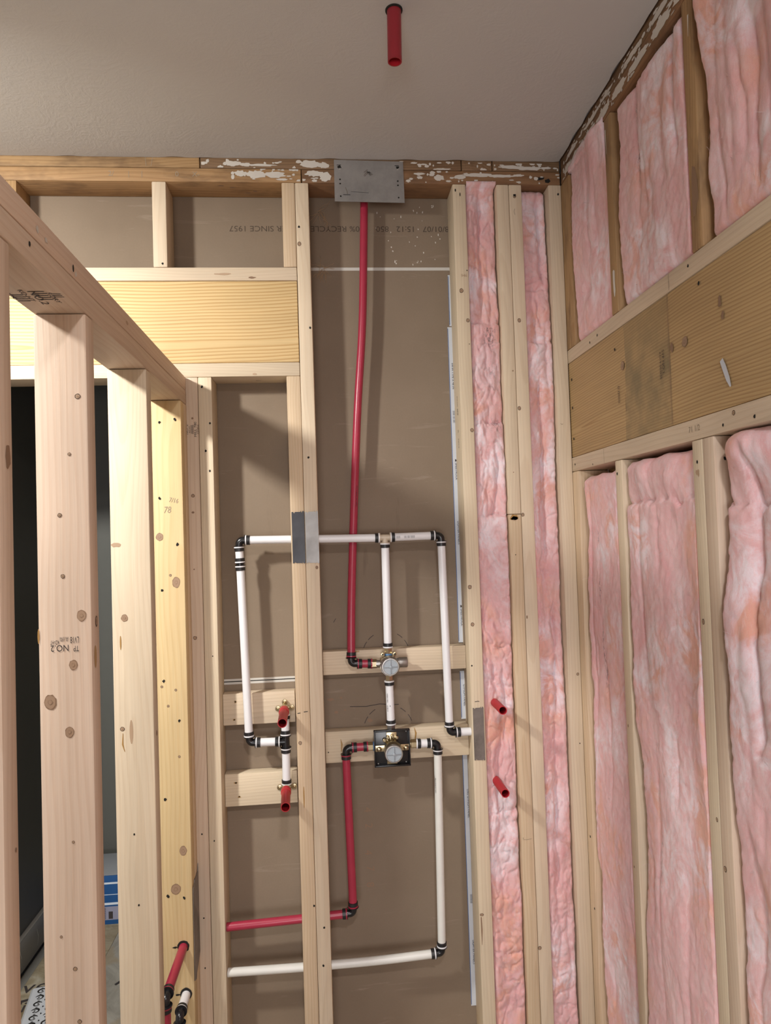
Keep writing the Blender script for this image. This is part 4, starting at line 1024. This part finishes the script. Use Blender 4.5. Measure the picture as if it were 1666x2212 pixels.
# between valves
pipe([(.1540, Y, .9972), (.1550, Y, .8760)], 'white', 'white pipe between the two valves, with printed measure marks', marks=[(.38, 'VIPERT PEX', .0055, -.75), (.62, '||| ||||| |||', .0055, -.75), (.56, '-', .016, 0)])
# valve 2
vc = Vector((.1555, .008, .8170))
t = thing('mixing_valve', vc, 'brass mixing valve on a black square plate, on the lower block', 'valve')
mb = MB(vc)
px0, px1, pz0, pz1 = .1052, .2045, .7670, .8665
mb.box(px0, px1, .0060, .0100, pz0, pz1, 'black', .0015)
for (a, b, c, d) in ((px0, px1, pz0, pz0 + .0045), (px0, px1, pz1 - .0045, pz1), (px0, px0 + .0035, pz0, pz1), (px1 - .0035, px1, pz0, pz1)):
    mb.box(a, b, -.0015, .0100, c, d, 'black', .0012)
plate = mb.build('mounting_plate', t)
for x, z in ((.1145, .8585), (.1945, .8595), (.1155, .7755), (.1925, .7765)):
    mb = MB((x, .0055, z)); mb.lathe((x, .0062, z), N, [(0, .0018), (.001, .0016)], 'galv', 10); mb.build('rivet', plate)
mb = MB(vc)
mb.box(px0 + .003, px1 - .003, .0020, .0058, .8085, .8255, 'brass', .001)
mb.box(.140, .168, .0020, .0058, .7735, .8600, 'brass', .001); mb.build('bracket', t)
for x in (.1190, .1930):
    p = Vector((x, .0020, .8155)); mb = MB(p); mb.lathe(p, N, [(0, .0072), (.002, .0072), (.0055, .0058), (.007, .0030)], 'brass', 18)
    mb.box(x - .004, x + .004, -.0056, -.0046, p.z - .0006, p.z + .0006, 'hole'); mb.build('screw', t)
mb = MB(vc); mb.lathe(vc + Vector((0, .030, 0)), N, [(0, .018), (.004, .022), (.045, .0225), (.048, .0245), (.060, .0245)], 'brass', 28); mb.build('body', t)
for k, (dx, dz) in enumerate(((-.012, .031), (0.0, .034), (.0115, .030), (-.022, .024))):
    p = vc + Vector((dx, -.012, dz)); mb = MB(p); mb.lathe(p + Vector((0, .012, 0)), N, [(0, .0050), (.016, .0050), (.018, .003)], 'brass', 12); mb.tube([p, vc + Vector((dx * .6, -.006, dz * .6))], .004, 'brass', 8); mb.build('screw_boss', t)
cap(t, (.1540, 0, .8190), .0205, -.050)
nut(t, Vector((.0880, .020, .8195)), R_, .0160); mb = MB((.105, .02, .819)); mb.lathe((.1035, .020, .8193), R_, [(0, .0125), (.002, .0125), (.006, .010), (.030, .010)], 'blue_tape', 18); mb.build('sealant', t)
nut(t, Vector((.2245, .020, .8200)), L_, .0170); mb = MB((.20, .02, .82)); mb.tube([(.208, .020, .8200), (.170, .018, .819)], .0100, 'brass', 16); mb.build('neck', t)
nut(t, Vector((.1550, .020, .8755)), D_, .0135, .0120, 'nickel'); mb = MB((.155, .018, .86)); mb.lathe((.1550, .018, .8625), D_, [(0, .0110), (.010, .0110), (.028, .0120)], 'nickel', 18); mb.build('neck', t)
# red pipe, left of valve 2
elbow((.0285, .020, .8185), R_, D_, 'black elbow left of the square-plate valve')
pipe([(.0285 + AR, .020, .8190), (.0895, .020, .8195)], 'red', 'short red pipe into the left side of the square-plate valve')
pipe([(.0283, .020, .8185 - AR), (.0350, .020, .3720 + AR)], 'red', 'vertical red pipe dropping from the elbow left of the square-plate valve')
elbow((.0352, .020, .3720), U_, L_, 'black elbow at the foot of the lower vertical red pipe')
pipe([(.0352 - AR, .020, .3715), (-.13, .020, .3665), (-.3060, .020, .3610)], 'red', 'horizontal red pipe crossing low through the doubled central studs', (True, False))
# white pipe, right of valve 2
pipe([(.2230, .020, .8195), (.2835 - AR, .020, .8185)], 'white', 'short white pipe out of the right side of the square-plate valve')
elbow((.2830, .020, .8180), L_, D_, 'black elbow right of the square-plate valve')
pipe([(.2830, .020, .8180 - AR), (.2755, .020, .2460 + AR)], 'white', 'vertical white pipe dropping right of the square-plate valve', mat='aged_pex', marks=[(.18, 'PEX-A 3/4 IN POTABLE', .0045, -.9)])
elbow((.2750, .020, .2460), U_, L_, 'black elbow at the foot of the lower vertical white pipe')
pipe([(.2750 - AR, .020, .2455), (.10, .020, .2395), (-.10, .020, .2385), (-.3060, .020, .2410)], 'white', 'horizontal white pipe crossing low through the doubled central studs', (True, False), mat='aged_pex')
# pipes coming through the partition end stud
pipe([(-.4010, -.062, .3700), (-.4010, -.2480, .3690)], 'red', 'red pipe coming out of the yellow partition stud', (False, True))
elbow((-.4010, -.2660, .3690), (0, 1, 0), D_, 'black elbow turning the red pipe down beside the partition')
pipe([(-.4010, -.2660, .3690 - AR), (-.4010, -.2660, -.0395)], 'red', 'red pipe going down to the floor between the partition studs', (True, False))
pipe([(-.3970, -.062, .2510), (-.3970, -.1330, .2505)], 'white', 'white pipe coming out of the yellow partition stud', (False, True))
elbow((-.3970, -.1505, .2505), (0, 1, 0), D_, 'black elbow turning the white pipe down beside the partition')
pipe([(-.3970, -.1505, .2505 - AR), (-.3970, -.1505, -.0395)], 'white', 'white pipe going down to the floor between the partition studs', (True, False))

# ------------------------------------------------------------------ steel plates
def guard(name, x0, x1, z0, z1, mat, label, y=-.0006, teeth=True, cat='nail plate'):
    t = MB(((x0 + x1) / 2, y, (z0 + z1) / 2)); th = .0014
    w = x1 - x0; out = []
    top = [(0, 0), (.12, .000), (.20, -.004), (.27, .0), (.70, .0), (.74, .003), (.80, -.003), (.90, .003), (1, .0)]
    for s, dz in top: out.append((x0 + w * s, z1 + dz))
    for s, dz in reversed(top): out.append((x0 + w * s, z0 - dz * .8))
    t.face([(x, y - th, z) for x, z in reversed(out)], mat); t.face([(x, y, z) for x, z in out], mat)
    n = len(out)
    for k in range(n):
        a, b = out[k], out[(k + 1) % n]; t.face([(a[0], y - th, a[1]), (b[0], y - th, b[1]), (b[0], y, b[1]), (a[0], y, a[1])], mat)
    bmesh.ops.recalc_face_normals(t.bm, faces=t.bm.faces)
    return tag(t.build(name), label, cat)
guard('nail_guard_plate', -.1005, -.0665, 1.3320, 1.4715, 'galv_dark', 'dark black-grey steel guard plate on the left half of the central studs')
guard('nail_guard_plate', -.0640, -.0285, 1.3310, 1.4710, 'galv', 'lighter grey steel guard plate beside the dark one on the central studs')
guard('nail_guard_plate', .3815, .4115, .7710, .9140, 'galv_warm', 'brownish steel guard plate on the right stud by the pink insulation')
t = MB((PX + .001, -.033, .44))
o_ = [(-.072, .515), (-.055, .520), (-.052, .527), (-.036, .524), (-.010, .529), (.0, .545), (.0, .315), (-.02, .300), (-.045, .288), (-.052, .276), (-.072, .283)]
th = .0014
fr = [t.bm.verts.new(Vector((PX + .0006 + th, y, z)) - t.o) for y, z in o_]; bk = [t.bm.verts.new(Vector((PX + .0006, y, z)) - t.o) for y, z in o_]
t.bm.faces.new(fr); t.bm.faces.new(list(reversed(bk)))
for k in range(len(o_)): t.bm.faces.new([fr[k], bk[k], bk[(k + 1) % len(o_)], fr[(k + 1) % len(o_)]])
t.mi('galv_warm'); bmesh.ops.recalc_face_normals(t.bm, faces=t.bm.faces)
tag(t.build('nail_guard_plate'), 'grey steel guard plate on the side of the yellow partition stud, low down', 'nail plate')
mb = MB((.1415, -.002, 2.391))
c4 = [(.0450, 2.4525), (.2390, 2.4490), (.2400, 2.3315), (.0440, 2.3345)]
y0, y1 = -.0030, -.0014
mb.face([(x, y0, z) for x, z in reversed(c4)], 'galv'); mb.face([(x, y1, z) for x, z in c4], 'galv')
for k in range(4):
    a, b = c4[k], c4[(k + 1) % 4]; mb.face([(a[0], y0, a[1]), (b[0], y0, b[1]), (b[0], y1, b[1]), (a[0], y1, a[1])], 'galv')
bmesh.ops.recalc_face_normals(mb.bm, faces=mb.bm.faces)
for x, z in ((.0605, 2.3965), (.0605, 2.3845), (.0610, 2.3490), (.2225, 2.3930), (.2225, 2.3810), (.2235, 2.3460)):
    mb.disc((x, y0, z), N, .0024, 'hole', None, 10)
for x in (.0605, .2230):
    mb.disc((x, y0, 2.432), N, .005, 'hole', .004, 9, .0006, .4); mb.disc((x, y0, 2.4255), N, .0022, 'mud', .001, 8, .001, .2); mb.strip([(x - .008, y0, 2.437), (x + .004, y0, 2.4375)], .0018, N, 'galv_dark')
for k in range(9):
    a = .125 + .02 * random.random(); mb.strip([(a, y0, 2.405 + .015 * random.random()), (a + .01, y0, 2.408 + .018 * random.random())], .0018, N, 'galv_warm')
mb.strip([(.075, y0, 2.374), (.079, y0, 2.362), (.080, y0, 2.355)], .002, N, 'galv_warm'); mb.strip([(.068, y0, 2.3535), (.088, y0, 2.3530)], .0016, N, 'galv_dark')
mb.strip([(.09, y0, 2.362), (.14, y0, 2.359)], .0009, N, 'galv_dark')
tag(mb.build('steel_plate'), 'flat grey galvanised steel plate nailed over the top plate under the ceiling', 'steel plate')

# ------------------------------------------------------------------ things on the floor beyond the opening
t = thing('carton', (-.80, .90, 0), 'blue printed carton on the floor beyond the low partition', 'box')
mb = MB((-.80, .88, .0)); bx0, bx1, by0, by1, bz = -1.00, -.60, .76, .94, .178
bl = plain('carton_blue', (0.012, 0.085, 0.26), 0.45); pr = plain('carton_print_grey', (0.30, 0.30, 0.40), 0.5)
wh = plain('carton_print_white', (0.72, 0.78, 0.86), 0.5)
mb.box(bx0, bx1, by0, by1, .0005, bz, bl, .002)
mb.box(bx0 + .02, bx1 - .02, by0 - .0006, by0, .147, .1535, wh); mb.box(bx0 + .02, bx1 - .16, by0 - .0006, by0, .108, .110, wh)
mb.box(bx0 + .02, bx1 - .14, by0 - .0006, by0, .072, .080, wh); mb.box(bx0 + .02, bx1 - .15, by0 - .0006, by0, .018, .066, pr)
mb.text('DUSCH', .007, (-.845, by0 - .0008, .076), (1, 0, 0), (0, 0, 1), 'ink') if False else None
for k in range(12):
    zz = .022 + .0035 * k; mb.box(-.885 + .004 * (k % 3), -.86, by0 - .0012, by0 - .0006, zz, zz + .0012, 'ink')
mb.box(-.850, -.835, by0 - .0012, by0 - .0006, .022, .048, 'ink')
mb.build('box_body', t)
mb = MB((-.80, .85, bz)); mb.box(bx0, bx1, by0, by1, bz + .0004, bz + .003, plain('carton_top_grey', (0.30, 0.31, 0.33), .6), .001); mb.build('top_flap', t)
# printed floor membrane
mb = MB((-.85, .35, .001))
mem = NT('floor_membrane')
f = mem.noise(mem.coord(), 10, 5, .6, 1); mem.base(mem.ramp(f, [(0.35, (.20, .15, .08)), (.55, (.34, .29, .20)), (.7, (.46, .42, .35))])); mem.rough(.7); mem.bump(f, .6, .01)
mb.box(-1.035, -.80, .11, .78, .0004, .0016, mem.m)
mb.text('ver', .085, (-.955, .425, .0020), (1, .1, 0), (-.1, 1, 0), 'ink', .0003); mb.text('Silver', .07, (-.93, .33, .0020), (1, .1, 0), (-.1, 1, 0), 'ink', .0003)
mb.strip([(-1.0, .35, .0018), (-.93, .375, .0018), (-.86, .385, .0018)], .012, (0, 0, 1), 'ink')
mb.box(-1.035, -1.012, .14, .74, .0018, .0022, MAT['base_paint'])
mb.strip([(-.72, .40, .0018), (-.67, .47, .0018)], .008, (0, 0, 1), 'ink')
tag(mb.build('floor_membrane'), 'wrinkled tan membrane sheet with black lettering on the floor beyond the partition', 'membrane')
# scrollwork register cover
gx, gy, gz = -.875, .265, .012
t = thing('register_cover', (gx, gy, 0), 'white scrollwork floor register lying on the membrane', 'vent')
wm = plain('white_enamel', (0.66, 0.68, 0.72), .35)
ang = .20
def gp(u, v, z=gz):   # local plate coords -> world
    return Vector((gx + u * math.cos(ang) - v * math.sin(ang), gy + u * math.sin(ang) + v * math.cos(ang), z))
mb = MB((gx, gy, gz)); W2, H2 = .065, .15
top = [gp(-W2, -H2), gp(W2, -H2), gp(W2, H2), gp(-W2, H2)]; lo = [gp(-W2 - .008, -H2 - .008, .003), gp(W2 + .008, -H2 - .008, .003), gp(W2 + .008, H2 + .008, .003), gp(-W2 - .008, H2 + .008, .003)]
mb.face(top, wm)
for k in range(4): mb.face([lo[k], lo[(k + 1) % 4], top[(k + 1) % 4], top[k]], wm)
mb.face(list(reversed(lo)), wm)
mb.build('face_plate', t)
mb = MB((gx, gy, gz)); up = (0, 0, 1)
for a in range(-1, 2):
    for b in range(-4, 5):
        cx_, cy_ = a * .038, b * .032
        if abs(cx_) > .052 or abs(cy_) > .13: continue
        s_ = 1 if (a + b) % 2 else -1
        pts = [gp(cx_ + s_ * (.0135 * math.cos(q) * (1 - q / 12)), cy_ + .0120 * math.sin(q) * (1 - q / 12), gz) for q in [0.4 + k * .42 for k in range(14)]]
        mb.strip(pts, [.0015, .0035, .0055, .0065, .0065, .006, .005, .004, .004, .0035, .003, .003, .0035, .002], up, 'hole', .0005)
        mb.disc(gp(cx_ + s_ * .002, cy_ + .001, gz), up, .0028, 'hole', None, 10, .0006)
        for e in (-1, 1):
            mb.face([gp(cx_ + .0165, cy_ + .016 * e - .004, gz + .0005), gp(cx_ + .0215, cy_ + .016 * e, gz + .0005), gp(cx_ + .0165, cy_ + .016 * e + .004, gz + .0005)], 'hole')
            mb.face([gp(cx_ - .004, cy_ + .0145 * e, gz + .0005), gp(cx_ + .004, cy_ + .0145 * e, gz + .0005), gp(cx_, cy_ + .0175 * e, gz + .0005)], 'hole')
mb.build('scroll_openings', t)

# wood shavings and wisps hanging on the far wall
def wisp(c, r, n, label, mat, seed, hang=.02):
    rr = random.Random(seed); mb = MB(c); c = Vector(c)
    for k in range(n):
        p = c + Vector((rr.uniform(-r, r), rr.uniform(-.003, .001), rr.uniform(-r, r)))
        pts = [p]
        d = Vector((rr.uniform(-1, 1), rr.uniform(-.3, .1), rr.uniform(-1.4, .6))).normalized()
        for q in range(5):
            d = (d + Vector((rr.uniform(-.8, .8), rr.uniform(-.2, .2), rr.uniform(-.8, .5)))).normalized(); pts.append(pts[-1] + d * hang * .25)
        mb.tube(pts, .00035, mat, 4)
    return tag(mb.build('shavings'), label, 'wood shavings')
sh = plain('wood_shaving', (0.50, 0.34, 0.20), .7)
wisp((.002, FW - .003, 2.178), .010, 26, 'tangle of thin wood shavings caught on the white drywall seam', sh, 4, .03)
wisp((.000, FW - .004, 2.345), .006, 12, 'small wood shaving tuft hanging below the plate left of the steel plate', sh, 5, .04)
